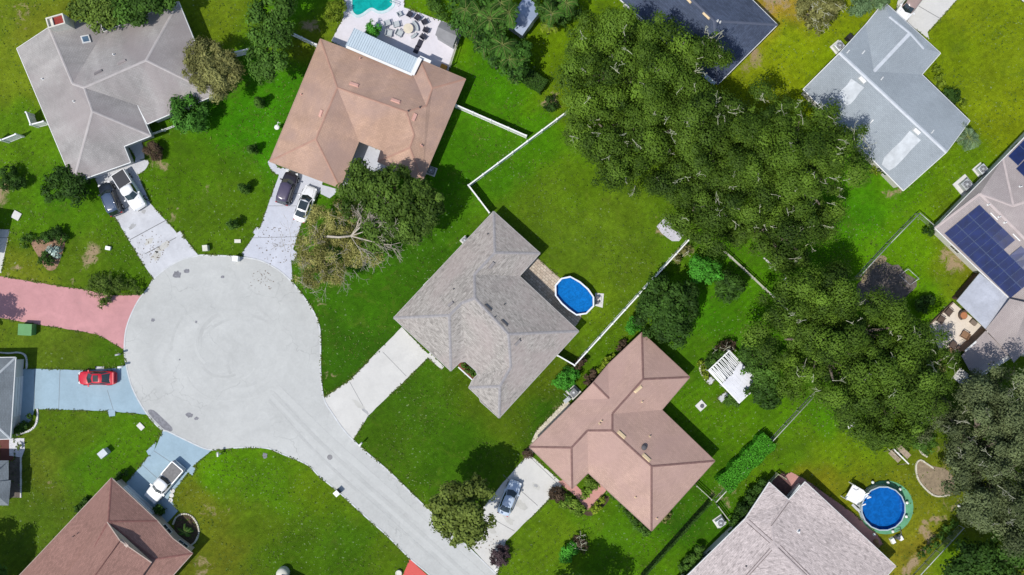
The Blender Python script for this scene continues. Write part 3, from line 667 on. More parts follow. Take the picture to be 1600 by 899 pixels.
# the raised gable roof that throws its shadow on the lower slope
A = P(168,816,4.55); B = P(237,879,4.35); AP = P(188,845,5.5); RG = P(96,972,6.0); SW = P(60,950,4.2); SE = P(170,975,4.2)
mb = MB(); mb.face([AP, A, SW, RG], 0); mb.face([B, AP, RG, SE], 0); mb.face([A - Vector((0, 0, .15)), B - Vector((0, 0, .15)), AP - Vector((0, 0, .15))][::-1], 2)
cap_d = (RG - AP).normalized(); mb.tube([AP + Vector((0, 0, .02)), AP.lerp(RG, 1) + Vector((0, 0, .02))], .07, 5, 1)
for q in (A, B):
    d = (q - AP).normalized(); R = Matrix((d, Vector((0, 0, 1)).cross(d).normalized(), d.cross(Vector((0, 0, 1)).cross(d).normalized()))).transposed(); mb.box((q + AP) / 2 + Vector((0, 0, -.02)), ((q - AP).length, .12, .2), mi=3, rx=R)
up_ = mb.build('raised_roof', [RE, M('cap_e', 0), WB, M('fascia_e', 0)], rt, uv=True)
mb = MB(); p = P(195,848,5.1); mb.box(p, (1.2, .35, .5), math.radians(-42)); mb.build('gable_vent', M('vent_cream2', alb(206, 186, 172), .8), rt)
mb = MB(); p = P(115,838,3.7); mb.cyl(p - Vector((0, 0, .3)), .05, .6, 8); mb.build('vent_pipe', MVD, rt)

# --- F: grey house cut by the left edge
RF = shingle('roof_slate_grey', (.20, .225, .24), .08, streak=.2)
rt, bv, W = house('house', 'slate grey hip roof at the left edge above the blue driveway', dict(a=(24.6,558.5), b=(16.5,686), c=(-90,690), d=(-90,560), r1=(-26,606,'r'), r2=(-30,644,'r')),
    [('a','r1','r2','b'), ('b','r2','c'), ('c','r2','r1','d'), ('d','r1','a')], RF, M('cap_f', (.42, .45, .46), .8), WW, garage=[('a','b'),('b','a')], overhang=.45)
mb = MB(); q = [P(13.5,719.8,EAVE), P(13.5,750.6,EAVE), P(17,750.6,EAVE), P(13.5,790,EAVE), P(-90,790,EAVE), P(-90,719,EAVE), P(-28,755,4.2), P(-4,775,3.4), P(-4,735,3.5)]
mb.face([q[0], q[5], q[6], q[8]][::-1], 0); mb.face([q[1], q[0], q[8], q[6]][::-1], 0); mb.face([q[2], q[1], q[6], q[7]][::-1], 0); mb.face([q[3], q[2], q[7]][::-1], 0); mb.face([q[4], q[3], q[7], q[6]][::-1], 0)
for f in range(len(mb.f)):
    a, b, c = [Vector(mb.v[i]) for i in mb.f[f][:3]]
    if (b - a).cross(c - a).z < 0: mb.f[f] = mb.f[f][::-1]
mb.build('wing_roof', [RF], rt, uv=True)
mb = MB(); mb.prism([P(9,724), P(9,786), P(-80,786), P(-80,724)], 0, 2.5); mb.prism([P(13,720,2.5), P(13,789,2.5), P(-80,789,2.5), P(-80,720,2.5)], 2.5, 2.56, 1); mb.build('wing_wall', [WW, TRIM], rt)

# --- G: light pinkish house bottom right
RG_ = shingle('roof_pale_pink_grey', (.49, .425, .405), .12, w=.5, h=.2, streak=.07, fleck=.62)
rt, bv, W = house('house', 'pale pink grey shingle house cut by the bottom edge next to the round pool', dict(a=(1202,753.7), b=(1232.4,781), c=(1258,753), d=(1399.8,884.8), e=(1260,1040), w=(1000,972), w1=(1165,810,2.85),
    v=(1206,821,3.45), o=(1209,851,3.75), s=(1290,935,4.1), q=(1128,945,3.9)),
    [('a','b','v','o','w1'), ('b','c','d','s','o','v'), ('w1','o','q','w'), ('o','s','e','q'), ('d','e','s'), ('w','q','e')],
    RG_, M('cap_g', (.45, .39, .375), .9, var=.12, scale=4), WW, cap_w=.34, overhang=.5)
pipe_vent(rt, bv, 1247, 831, None, .4, .12); pipe_vent(rt, bv, 1166, 885, MVD, .2, .07)
mb = MB(); strip(mb, [(1236,781),(1252,760)], .55, 2.2, 2.42); mb.build('patio_awning', TRIM, rt)
def seam(rt, bvh, px, w, mat, name='roof_seam'):
    mb = MB()
    for a, b in zip(px[:-1], px[1:]):
        k = max(1, int(math.hypot(b[0] - a[0], b[1] - a[1]) / 6)); Q = [on(bvh, a[0] + (b[0] - a[0]) * t / k, a[1] + (b[1] - a[1]) * t / k)[0] for t in range(k + 1)]
        for p, q in zip(Q, Q[1:]):
            d = (q - p).normalized(); n_ = Vector((-d.y, d.x, 0)) * w / 2; z = Vector((0, 0, .035)); mb.face([p - n_ + z, q - n_ + z, q + n_ + z, p + n_ + z])
    return mb.build(name, mat, rt)
MSM = M('seam_dark', (.16, .125, .12), .9, var=.3, scale=5)
for q in [[(1170,812),(1207,845)], [(1166,816),(1203,849)], [(1216,856),(1261,899)], [(1219,852),(1266,899)], [(1203,857),(1163,902)], [(1206,860),(1168,902)], [(1233,784),(1205,822)]]: seam(rt, bv, q, .07, MSM)

# --- H: pale blue grey metal looking roof, top right
RH = shingle('roof_pale_blue_grey', (.315, .352, .378), .05, streak=.13, sscale=.25)
rt, bv, W = house('house', 'pale blue grey roofed house with a white ridge vent and two bleached roof streaks', dict(a=(1381.7,2.8), b=(1469.7,83.4), c=(1440.7,116.6), d=(1515.5,189), e=(1479,238,'r'), f=(1411.4,298.3), W=(1255,139.7), h=(1312,82.8,'r'), v0=(1353,38),
    r1=(1365.5,112,'r'), r2=(1422.4,51.7,'r'), k1=(1390,26,3.0), k2=(1444,76,3.0)),
    [('W','h','e','f'), ('h','v0','r1','c','d','e'), ('v0','a','k1','r2','r1'), ('r1','r2','k2','b','c'), ('a','b','k2','r2','k1')],
    RH, M('cap_h', (.52, .55, .58), .6), WW, pitch=.30, cap_w=.42, overhang=.45, nocap=[('k1','a'),('k2','b')])
MFD = M('bleached', (.50, .53, .55), .8, var=.14, scale=1.2)
for (A_, B_, w_) in [((1340,130),(1316,160),1.9), ((1430,212),(1383,262),1.75)]:
    mb = MB(); pts = []
    a, _ = on(bv, *A_); b, _ = on(bv, *B_); d = (b - a).normalized(); q = Vector((-d.y, d.x, 0)).normalized() * w_ / 2; r = random.Random(3)
    L = [a + q, *[a.lerp(b, t) + q * (1 + r.uniform(-.12, .12)) for t in (.3, .6, .85)], b + q * .7, b - q * .6, *[a.lerp(b, t) - q * (1 + r.uniform(-.12, .12)) for t in (.85, .6, .3)], a - q]
    L = [bv.ray_cast(Vector((p.x, p.y, 20)), Vector((0, 0, -1)))[0] + Vector((0, 0, .03)) for p in L]
    mb.face(L); 
    if (Vector(mb.v[1]) - Vector(mb.v[0])).cross(Vector(mb.v[2]) - Vector(mb.v[1])).z < 0: mb.f[0] = mb.f[0][::-1]
    mb.build('bleached_shingles', MFD, rt)
for q in [(1342,120,1352,130),(1427,201,1437,210)]:
    slot_vent(rt, bv, *q, TRIM, .5, .3)
for q in [(1325,81),(1349,82),(1378,123),(1362,190),(1457,206)]: 
    p, n_ = on(bv, *q); mb = MB(); R = on_basis(n_, math.radians(48)); mb.box(p + n_ * .05, (.55, .12, .1), rx=R); mb.build('vent_pipe', TRIM, rt)

# --- I: house with the solar panels, right edge
RI = shingle('roof_pinkish_grey', (.375, .33, .315), .05, streak=.18, tint=(.32, .27, .27))
rt, bv, W = house('house', 'grey pink roofed house at the right edge carrying dark blue solar panels', dict(w=(1461,357), x0=(1567,249), x1=(1680,134), z1=(1680,290,'r'), v=(1583,322,'r'), r1=(1531,303,'r'), r3=(1690,463,'r'), q1=(1690,585), q2=(1578,467), q3=(1531,424)),
    [('w','x0','v','r1'), ('x0','x1','z1','v'), ('r1','v','z1','r3'), ('w','r1','r3','q1','q2','q3')],
    RI, M('cap_i', (.47, .40, .38), .9), WW, pitch=.36, cap_w=.3, overhang=.4)
rb = bv
pv = glass_mat('solar_cell', (.005, .014, .085), .35); pf = M('panel_frame', (.07, .10, .19), .5)
P0, PL, PW_ = Vector((1475,365)), Vector((1578,466)), Vector((1529.7,320))
def panel(i, j):
    mb = MB(); cs = []
    for (a, b) in ((i, j), (i + 1, j), (i + 1, j + 1), (i, j + 1)):
        q = P0 + (PL - P0) * a / 11 + (PW_ - P0) * b / 3; p, nn = on(rb, *q); cs.append(p + nn * .14)
    c = sum(cs, Vector()) / 4; N = (cs[1] - cs[0]).cross(cs[3] - cs[0]); 
    if N.z < 0: cs = cs[::-1]; N = -N
    N.normalize(); big = [c + (p - c) * .985 for p in cs]; sm = [c + (p - c) * .94 + N * .006 for p in cs]; lo = [p - N * .05 for p in big]
    mb.face(big, 0); mb.face(sm, 1)
    for k in range(4): mb.face([lo[k], lo[(k + 1) % 4], big[(k + 1) % 4], big[k]], 0)
    mb.build('solar_panel', [pf, pv], rt)
for i in range(11):
    for j in range(3):
        if j == 2 and i == 6: continue
        panel(i, j)
for (u, v) in [(1579,236),(1589,246),(1596,256)]: pass
def panel2(cpx):
    mb = MB(); cs = []
    for q in cpx: p, nn = on(rb, *q); cs.append(p + nn * .14)
    N = (cs[1] - cs[0]).cross(cs[2] - cs[0])
    if N.z < 0: cs = cs[::-1]; N = -N
    N.normalize(); c = sum(cs, Vector()) / 4; mb.face([p - N * .04 for p in cs], 0); mb.face([c + (p - c) * .96 for p in cs], 1)
    mb.build('solar_panel', [pf, pv], rt)
O_ = Vector((1575,245)); ex = Vector((15.2,14.6)); ey = Vector((17,-17.5))
for i in range(4):
    for j in range(3):
        a = O_ + ex * i + ey * j + (Vector((-3,5)) if i > 0 else Vector((0,0)))
        if a.x > 1640: continue
        panel2([a, a + ex, a + ex + ey, a + ey])
for q in [(1544,320),(1561,339),(1570,348),(1594,292)]: pipe_vent(rt, bv, *q)
mb = MB(); p, n_ = on(bv, 1553, 338); R = on_basis(n_, math.radians(-45)); mb.box(p + n_ * .05, (1.2, .12, .1), rx=R); p, n_ = on(bv, 1588, 371); mb.box(p + n_ * .05, (1.2, .12, .1), rx=R); mb.build('conduit', TRIM, rt)
# flat patio roof, lower shingled wing
mb = MB(); c4 = [P(1531,427,2.5), P(1579,468,2.5), P(1540,514,2.5), P(1495,470,2.5)]; mb.prism(c4, 2.38, 2.5, 0, 1)
mb.build('flat_roof', [concrete('flat_roof', alb(188, 192, 202), .3, .5, (.36, .38, .42), .6, .55), TRIM], rt)
mb = MB(); mb.prism([P(1536,434), P(1574,468), P(1540,508), P(1502,472)], .05, 2.38); mb.build('patio_wall', WW, rt)
E_ = 2.45; q = [P(1578,467,3.3), P(1540,515,2.5), P(1577,555,2.5), P(1584,567,2.5), P(1690,455,2.5), P(1690,445,3.9), P(1608,474,3.7)]
mb = MB(); mb.face([q[0], q[6], q[2], q[1]], 0); mb.face([q[2], q[6], q[5], q[4], q[3]], 0)
for f in range(len(mb.f)):
    a, b, c = [Vector(mb.v[i]) for i in mb.f[f][:3]]
    if (b - a).cross(c - a).z < 0: mb.f[f] = mb.f[f][::-1]
mb.build('wing_roof', RI, rt, uv=True)
mb = MB(); q = [P(1540,517,2.35), P(1577,554,2.35), P(1521,590,2.1), P(1502,556,2.1)]; mb.face([q[0], q[3], q[2], q[1]], 0); mb.prism([P(1540,519), P(1574,552), P(1520,586), P(1504,556)], 0, 2.05, 1)
mb.build('porch_roof', [RI, WW], rt, uv=True)
mb = MB(); p, n_ = P(1585,510,2.9), Vector((0, 0, 1)); mb.box(p, (.9, .3, .15), math.radians(42)); mb.build('roof_vent', TRIM, rt)
mb = MB(); mb.prism([P(1560,470), P(1545,514), P(1578,550), P(1590,556), P(1680,470)], .0, 2.3); mb.build('wing_wall', WW, rt)

# --- J: dark blue roof at the top
RJ = shingle('roof_dark_blue', (.062, .080, .125), .16, w=.5, h=.22, streak=.22, fleck=.2)
rt, bv, W = house('house', 'dark navy shingled roof at the top edge partly under the oaks', dict(S=(1122,132), E=(1215,39), n=(1075,-100), w=(968,-1), r=(1116,33,'r'), r2=(1035,-45,'r')),
    [('S','E','r'), ('E','n','r2','r'), ('S','r','r2','w'), ('n','w','r2')], RJ, M('cap_j', (.085, .10, .145), .8), WW, pitch=.30, cap_w=.3)
slot_vent(rt, bv, 1098,20, 1109,30, MVC, .3); slot_vent(rt, bv, 1073,-2, 1080,5, MVC, .3)
for q in [(1121,33),(1125,35)]: pipe_vent(rt, bv, *q)
mb = MB(); strip(mb, [(1062,83),(1076,96)], .9, 2.5, 2.6); mb.build('awning', PM, rt)
mb = MB(); strip(mb, [(1087,104),(1118,130)], .75, 2.5, 2.6); mb.build('awning', PM, rt)

# --- off-frame neighbours whose shadows fall into the picture
house('house', 'house outside the left edge whose eave shadow falls on the lawn by the flower bed', dict(a=(-13,338), b=(-28,405), c=(-140,385), d=(-125,320), r1=(-58,358,'r'), r2=(-98,350,'r')),
    [('a','r1','b'), ('b','r1','r2','c'), ('c','r2','d'), ('d','r2','r1','a')], RF, M('cap_f', 0), WW)
house('house', 'house outside the bottom edge whose roof corner shades the lawn right of the cream dome', dict(a=(429,910), b=(545,968), c=(500,1060), d=(384,1000), r1=(450,955,'r'), r2=(480,1010,'r')),
    [('a','b','r1'), ('b','c','r2','r1'), ('c','d','r2'), ('d','a','r1','r2')], RB, M('cap_brown', 0), WC)
# ---------------------------------------------------------------- vegetation
BARK = M('bark', (.16, .13, .10), .95, var=.3, scale=4, fine=.2)
BARKP = M('bark_pale', (.42, .37, .30), .9, var=.25, scale=4, fine=.2)
def quad_mesh(name, C, N, T, W_, L_, tint, mat, parent):
    """leaf faces: centres C, normals N, long axes T (arrays), folded diamond of 4 corners"""
    T = T - N * np.sum(T * N, 1, keepdims=True); T /= np.linalg.norm(T, axis=1, keepdims=True) + 1e-9
    B = np.cross(N, T); n = len(C)
    L_ = L_.reshape(-1, 1); W_ = W_.reshape(-1, 1)
    v = np.stack([C - T * L_ * .5, C + B * W_ * .5 + N * W_ * .12, C + T * L_ * .5, C - B * W_ * .5 + N * W_ * .12], 1).reshape(-1, 3)
    o_ = np.array(org(parent)) if parent is not None else np.zeros(3); v = v - o_
    me = bpy.data.meshes.new(name); me.vertices.add(4 * n); me.vertices.foreach_set('co', v.ravel())
    me.loops.add(4 * n); me.loops.foreach_set('vertex_index', np.arange(4 * n)); me.polygons.add(n); me.polygons.foreach_set('loop_start', np.arange(n) * 4)
    me.update(calc_edges=True)
    a = me.attributes.new('tint', 'FLOAT', 'FACE'); a.data.foreach_set('value', tint.astype(np.float32))
    me.materials.append(mat); o = bpy.data.objects.new(name, me); col.objects.link(o)
    if parent is not None: o.parent = parent; ORG[o.name] = org(parent).copy()
    return o
def unit(a): return a / (np.linalg.norm(a, axis=1, keepdims=True) + 1e-9)
def rdir(n): return unit(rng.normal(size=(n, 3)))
def wob(a, s):
    return np.sin(a[:, 0] * s + 1.7 * np.sin(a[:, 1] * s * .8)) * np.sin(a[:, 1] * s * 1.1 + 2.1 * np.sin(a[:, 0] * s * .7 + 1)) + .4 * np.sin(a[:, 0] * s * 2.3 + a[:, 1] * s * 1.9)
def clumps(lobes, per=1.0, cl=.9, leaf=.30, cover=3.2, flat=.75, low=-.25, asp=1.7, wild=.5, shell=(.72, 1.0), gaps=None, under=False):
    if under: lobes = lobes + [(x, y, z - 1.9, r * .86, rz * .8) for (x, y, z, r, rz) in lobes]
    """lobes: (x, y, z, r, rz).  Leaf clumps over each lobe's upper surface, leaves over each clump"""
    C, N, T, S_, tint = [], [], [], [], []
    for (x, y, z, r, rz) in lobes:
        c_r = min(cl, r * .55); n = max(6, int(per * 4.2 * (r / c_r) ** 2))
        d = rdir(n * 2); d = d[d[:, 2] > low][:n]; n = len(d)
        q = rng.uniform(shell[0], shell[1], (n, 1)) * (1 + .10 * np.sin(d[:, :1] * 5 + x) + .10 * np.cos(d[:, 1:2] * 6 + y))
        cc = np.array([x, y, z]) + d * q * np.array([r, r, rz])
        cr = c_r * rng.uniform(.5, 1.3, n)
        if gaps:
            g = wob(cc, .75); sink = g < -gaps
            cc[:, 2] -= np.where(sink, rng.uniform(1.2, 2.8, n), 0) - np.where(g > .35, .55, 0); cr = np.where(sink, cr * .7, cr)
            kp = ~(sink & (rng.random(n) < .25)); cc, cr, d = cc[kp], cr[kp], d[kp]; n = len(cc)
        m = np.maximum(8, (cover * 3.1416 * cr ** 2 * 1.3 / (leaf * leaf / asp * .5 * 2)).astype(int))
        idx = np.repeat(np.arange(n), m); M_ = len(idx)
        dd = rdir(M_); dd[:, 2] = np.where(dd[:, 2] < -.35, -dd[:, 2], dd[:, 2])
        rr = cr[idx][:, None] * rng.uniform(.35, 1.08, (M_, 1))
        C.append(cc[idx] + dd * rr * np.array([1, 1, flat]))
        nn = unit(dd * 1.15 + d[idx] * .25 + rdir(M_) * wild + np.array([0, 0, .25])); N.append(nn); T.append(rdir(M_) + dd * .6)
        S_.append(leaf * rng.uniform(.65, 1.3, M_))
        ct = rng.beta(1.4, 2.1, n) * .84 + .14 * wob(cc, .35); tint.append(np.clip(ct[idx] * .9 + rng.uniform(-.06, .30, M_), 0, 1))
    return [np.concatenate(a) for a in (C, N, T, S_, tint)]
def leaves(name, lobes, mat, parent, asp=1.7, **k):
    C, N, T, S_, ti = clumps(lobes, asp=asp, **k)
    keep = C[:, 2] > .03
    return quad_mesh(name, C[keep], N[keep], T[keep], (S_ / asp * 1.15)[keep], S_[keep], ti[keep], mat, parent)
def branches(mb, base, dirs, r0, depth=3, seed=1, mi=0, spread=.6, up=.1, seg=3, minr=.02, shrink=.62, lshrink=.7):
    r = random.Random(seed)
    def go(p, d, L, rad, dep):
        pts = [p]; rs = [rad]; q = Vector(p); dd = Vector(d).normalized()
        for i in range(seg):
            dd = (dd + Vector((r.uniform(-1, 1), r.uniform(-1, 1), r.uniform(-.5, .5) + up)) * .22).normalized()
            q = q + dd * L / seg; pts.append(q.copy()); rs.append(max(minr, rad * (1 - .45 * (i + 1) / seg)))
        mb.tube(pts, rs, 5 if rad < .12 else 7, mi)
        if dep > 0:
            for j in range(r.choice((2, 3))):
                nd = (dd + Vector((r.uniform(-1, 1), r.uniform(-1, 1), r.uniform(-.4, .6))) * spread).normalized()
                k = r.choice((1, seg, seg, seg)); go(pts[k], nd, L * lshrink * r.uniform(.8, 1.2), rs[k] * shrink * 1.1, dep - 1)
    for (d, L) in dirs: go(Vector(base), d, L, r0, depth)
def lobes_px(L, zc, flat=.62):
    out = []
    for q in L:
        u, v, r = q[:3]; z = zc + (q[3] if len(q) > 3 else 0); p = P(u, v, z); rr = r * S * (H - z) / H
        out.append((p.x, p.y, z, rr, rr * flat))
    return out
TREES = []
def tree(name, label, L, zc, mat, group=None, trunk=None, tr=.3, bark=BARK, dead=0, moss=None, seed=0, flat=.62, trunk_px=None, cat='tree', limbs=True, **k):
    lb = lobes_px(L, zc, flat); w = [q[3] ** 2 for q in lb]; cx = sum(q[0] * a for q, a in zip(lb, w)) / sum(w); cy = sum(q[1] * a for q, a in zip(lb, w)) / sum(w)
    if trunk_px: p = P(*trunk_px); cx, cy = p.x, p.y
    rt = root(name, (cx, cy, 0), label, cat, group)
    mb = MB(); hz = max(.3, (zc - lb[0][4]) * .6); mb.tube([(cx, cy, -.05), (cx + .05, cy, hz * .5), (cx, cy + .05, hz)], [tr * 1.3, tr, tr * .85], 9)
    if limbs:
        for q in lb:
            e = Vector((q[0], q[1], q[2] + q[4] * .1)); s = Vector((cx, cy, hz * .9)); m_ = s.lerp(e, .5) + Vector((0, 0, .4 + q[4] * .1))
            mb.tube([s, m_, e], [tr * .6, tr * .4, tr * .16], 6)
            branches(mb, m_, [((e - s).normalized() + Vector((random.uniform(-.6, .6), random.uniform(-.6, .6), .5)), q[3] * .5) for _ in range(2)], tr * .22, 1, seed + 3)
    mb.build('trunk', bark, rt)
    leaves('crown', lb, mat, rt, **k)
    if dead:
        r = random.Random(seed + 11)
        for i in range(int(dead * .62)):
            mb = MB()
            q = r.choice(lb); a = r.uniform(0, 6.28); t = q[3] * r.uniform(.1, .92) ; zz = q[2] + q[4] * math.sqrt(max(0, 1 - (t / q[3]) ** 2)) * .95 + r.uniform(.0, .3)
            p = Vector((q[0] + math.cos(a) * t, q[1] + math.sin(a) * t, zz)); a2 = r.uniform(0, 6.28)
            branches(mb, p, [((math.cos(a2), math.sin(a2), .25), r.uniform(.3, .8))], .032, 2, r.randint(0, 9999), 0, .9, .05, 3, .014)
            mb.build('dead_twig', moss or M('moss_pale', (.50, .50, .36), .95), rt)
    return rt
G_OAK = leaf_mat('leaf_oak', (.030, .072, .006), (.134, .234, .022))
G_OAK2 = leaf_mat('leaf_oak_dark', (.025, .062, .006), (.112, .196, .020))
G_GREY = leaf_mat('leaf_grey_green', (.048, .072, .026), (.165, .205, .085))
G_MID = leaf_mat('leaf_mid', (.040, .100, .010), (.105, .220, .030))
G_DARK = leaf_mat('leaf_dark', (.022, .062, .008), (.060, .135, .018))
G_BRIGHT = leaf_mat('leaf_bright', (.045, .190, .012), (.100, .400, .035))
G_LIME = leaf_mat('leaf_lime', (.11, .190, .010), (.30, .40, .03))
G_OLIVE = leaf_mat('leaf_olive', (.115, .120, .032), (.30, .30, .10))
G_YELL = leaf_mat('leaf_dying', (.150, .155, .030), (.44, .42, .13))
G_PURP = leaf_mat('leaf_purple', (.055, .038, .022), (.140, .095, .060))
G_BLUE = leaf_mat('leaf_blue_green', (.110, .190, .085), (.26, .38, .20))
G_PALM = leaf_mat('leaf_palm', (.032, .105, .008), (.14, .31, .045))
G_HEDGE = leaf_mat('leaf_hedge', (.045, .210, .006), (.09, .36, .02))
G_MAG = leaf_mat('leaf_street_tree', (.075, .110, .014), (.20, .26, .05))

OK_ = dict(cl=1.45, leaf=.25, cover=1.9, per=.72, gaps=.16, shell=(.62, 1.07), wild=.30, flat=.95, under=True)
G1 = 'live oaks with pale dead twigs'
tree('oak_tree', 'spreading live oak reaching over the navy roof, highest of the oak mass', [(925,70,42),(975,60,48),(1030,60,44),(1085,80,38,1),(1115,82,22,1),(1100,65,22,1),(925,130,50),(985,130,60,1),(1045,130,52,1),(905,120,26)], 8.0, G_OAK, G1, tr=.55, dead=46, seed=1, **OK_)
tree('oak_tree', 'live oak nearest the mown back lawn of the grey shingle house', [(935,195,52),(990,215,60,1),(960,255,42),(1010,265,38,-1),(1045,205,55,1),(905,205,26,-1)], 7.8, G_OAK, G1, tr=.5, dead=34, seed=2, **OK_)
tree('oak_tree', 'live oak in the middle of the mass above the small electrical cabinet', [(1095,180,55,1),(1110,240,60,1),(1075,285,52),(1130,300,50),(1082,330,38,-1),(1120,355,38,-1),(1150,175,36)], 8.0, G_OAK2, G1, tr=.55, dead=44, seed=3, **OK_)
tree('oak_tree', 'broad live oak whose edge covers the lower corner of the pale blue grey roof', [(1200,195,48),(1250,185,46,1),(1190,250,52,1),(1250,250,60,2),(1300,235,46,1),(1325,215,28),(1300,195,28),(1290,285,40),(1235,305,48,1),(1280,320,26,-1)], 8.2, G_OAK, G1, tr=.6, dead=54, seed=4, **OK_)
tree('oak_tree', 'live oak at the foot of the big oak mass above the green wire fence', [(1180,310,44),(1190,360,40),(1235,360,44),(1270,350,28,-1),(1160,365,24,-1),(1215,395,28,-1),(1250,395,22,-1)], 7.0, G_OAK2, G1, tr=.45, dead=26, seed=5, **OK_)
tree('oak_tree', 'large live oak beside the white pergola with a long bare branch', [(1250,475,48),(1300,460,42),(1225,530,44),(1285,530,55,1),(1345,510,52,1),(1405,510,40),(1240,590,38,-1),(1300,595,50,1),(1440,545,32),(1270,575,40),(1340,560,44,1),(1385,545,36)], 8.0, G_OAK, G1, tr=.6, dead=40, seed=6, **OK_)
tree('oak_tree', 'live oak touching the cream terrace, lowest of the green oaks', [(1360,590,55,1),(1420,590,50,1),(1460,580,28),(1340,640,38,-1),(1395,645,44),(1440,625,36),(1378,685,24,-2),(1395,680,20,-2),(1475,560,16,-1)], 7.6, G_OAK2, G1, tr=.55, dead=26, seed=7, **OK_)
tree('oak_tree', 'grey green oak at the right edge full of pale moss', [(1520,640,48),(1570,620,46),(1610,660,55,1),(1500,690,36,-1),(1555,690,55,1),(1530,745,46),(1590,740,60,1),(1560,795,46),(1610,810,50),(1535,800,26,-1),(1480,650,22,-1),(1505,715,28,-1)], 8.0, G_GREY, None, tr=.6, dead=76, seed=8, moss=M('moss_grey', (.40, .40, .30), .95), cl=1.3, leaf=.25, cover=1.8, per=.72, wild=.5, gaps=.18, flat=.9, under=True)
tree('shade_tree', 'dark green tree filling the bottom right corner', [(1530,875,36),(1570,860,34),(1600,890,40),(1500,900,26),(1550,915,40)], 6.0, G_DARK, tr=.35, seed=9, leaf=.4, cl=1.1, cover=2.4)
tree('shade_tree', 'round dark green tree between the white fence and the pink brown roof', [(1040,465,34,.5),(1065,480,26),(1030,495,32),(1050,510,30),(1065,455,20),(1025,470,22)], 4.2, G_DARK, tr=.25, seed=10, leaf=.36, cl=.75, cover=2.6, flat=.75)
tree('shade_tree', 'small bright green tree beside the corner of the white fence', [(1094,418,17),(1106,425,18),(1098,432,14),(1088,410,10)], 2.8, G_BRIGHT, tr=.14, seed=11, leaf=.3, cl=.6, cover=2.4, flat=.8)
tree('shade_tree', 'small round dark tree in the middle of the rear lawn', [(1141,443,17),(1136,455,15),(1150,452,15),(1130,440,9)], 3.0, G_DARK, tr=.15, seed=12, leaf=.32, cl=.6, cover=2.4, flat=.8)
tree('shade_tree', 'leafy green tree crowding the upper side of the white pergola', [(1175,555,20),(1190,570,22),(1200,590,18),(1170,572,12),(1163,548,10)], 3.6, G_MID, tr=.18, seed=13, leaf=.3, cl=.7, cover=2.4)
tree('shade_tree', 'dark green bushy tree at the lower right of the white pergola', [(1195,605,18),(1180,612,14),(1208,618,14),(1195,622,15)], 2.8, G_DARK, tr=.15, seed=14, leaf=.32, cl=.6, cover=2.4)
tree('street_tree', 'round olive green tree overhanging the street next to the silver car', [(712,782,28),(742,775,22),(700,800,26),(728,805,32,.6),(748,812,20),(715,825,26),(738,832,20),(750,758,13,-.5),(695,778,14)], 7.0, G_MAG, tr=.28, seed=15, leaf=.42, cl=.8, cover=2.6, flat=.7)
tree('shade_tree', 'tall green tree in front of the tan brown house', [(575,290,30),(610,300,36,.8),(650,310,30),(560,320,28),(600,345,36),(640,350,32),(668,335,20),(560,275,18),(675,315,16),(620,275,16),(590,380,20,-1),(545,300,14)], 6.2, leaf_mat('leaf_front_tree', (.034, .078, .008), (.125, .215, .030)), tr=.35, seed=16, leaf=.34, cl=.85, cover=2.6, dead=6)
# dying tree by the lavender driveway
rt = tree('dying_tree', 'half bare yellowing tree with a forked pale limb over the lawn', [(500,345,20),(530,355,26),(490,385,24),(520,395,30),(560,390,24),(490,425,26),(525,425,18),(585,400,14),(475,405,14),(545,330,16)], 4.0, G_YELL, tr=.22, seed=17, bark=BARKP, leaf=.24, asp=3, cl=.75, cover=1.35, flat=.6, limbs=False, trunk_px=(512,372), per=.85, wild=.9)
mb = MB(); B0 = P(512,370,5.4); mid = P(548,369,6.3)
mb.tube([P(508,374,3.2), B0, P(530,371,6.0), mid], [.16, .15, .13, .12], 7); r = random.Random(4)
for (u, v, z, w) in [(592,326,7.2,.10),(612,384,6.6,.09),(600,352,6.9,.07),(575,395,6,.05),(560,345,6.3,.05),(580,338,7,.05)]:
    e = P(u, v, z); m2 = mid.lerp(e, .5) + Vector((r.uniform(-.3, .3), r.uniform(-.3, .3), .1)); mb.tube([mid, m2, e], [w, w * .75, w * .4], 6)
    for k in range(9):
        s = m2.lerp(e, r.random()); branches(mb, s, [((e - mid).normalized() + Vector((r.uniform(-.9, .9), r.uniform(-.9, .9), .1)), r.uniform(.8, 1.6))], .04, 2, r.randint(0, 999), 0, .7, .05, 3, .014)
W1, W2, W3 = P(488,352,4.6), P(498,410,4.6), P(470,392,4.2)
for tip in (W1, W2, W3): mb.tube([P(508,374,3.2), P(508,374,3.2).lerp(tip, .5) + Vector((r.uniform(-.2, .2), r.uniform(-.2, .2), .6)), tip], [.09, .06, .035], 6)
for (u, v, n_) in [(488,352,5),(498,410,7),(470,392,6),(505,435,7),(520,420,5),(530,405,4),(548,425,4),(455,385,4),(470,430,5),(520,340,4),(540,330,3),(480,450,3)]:
    for k in range(n_):
        s = P(u + r.uniform(-9, 9), v + r.uniform(-9, 9), r.uniform(4.2, 5.2)); a_ = r.uniform(0, 6.28)
        branches(mb, s, [((math.cos(a_), math.sin(a_), .1), r.uniform(.7, 1.5))], .024, 2, r.randint(0, 999), 0, .8, .0, 3, .010)
mb.build('bare_branches', BARKP, rt)

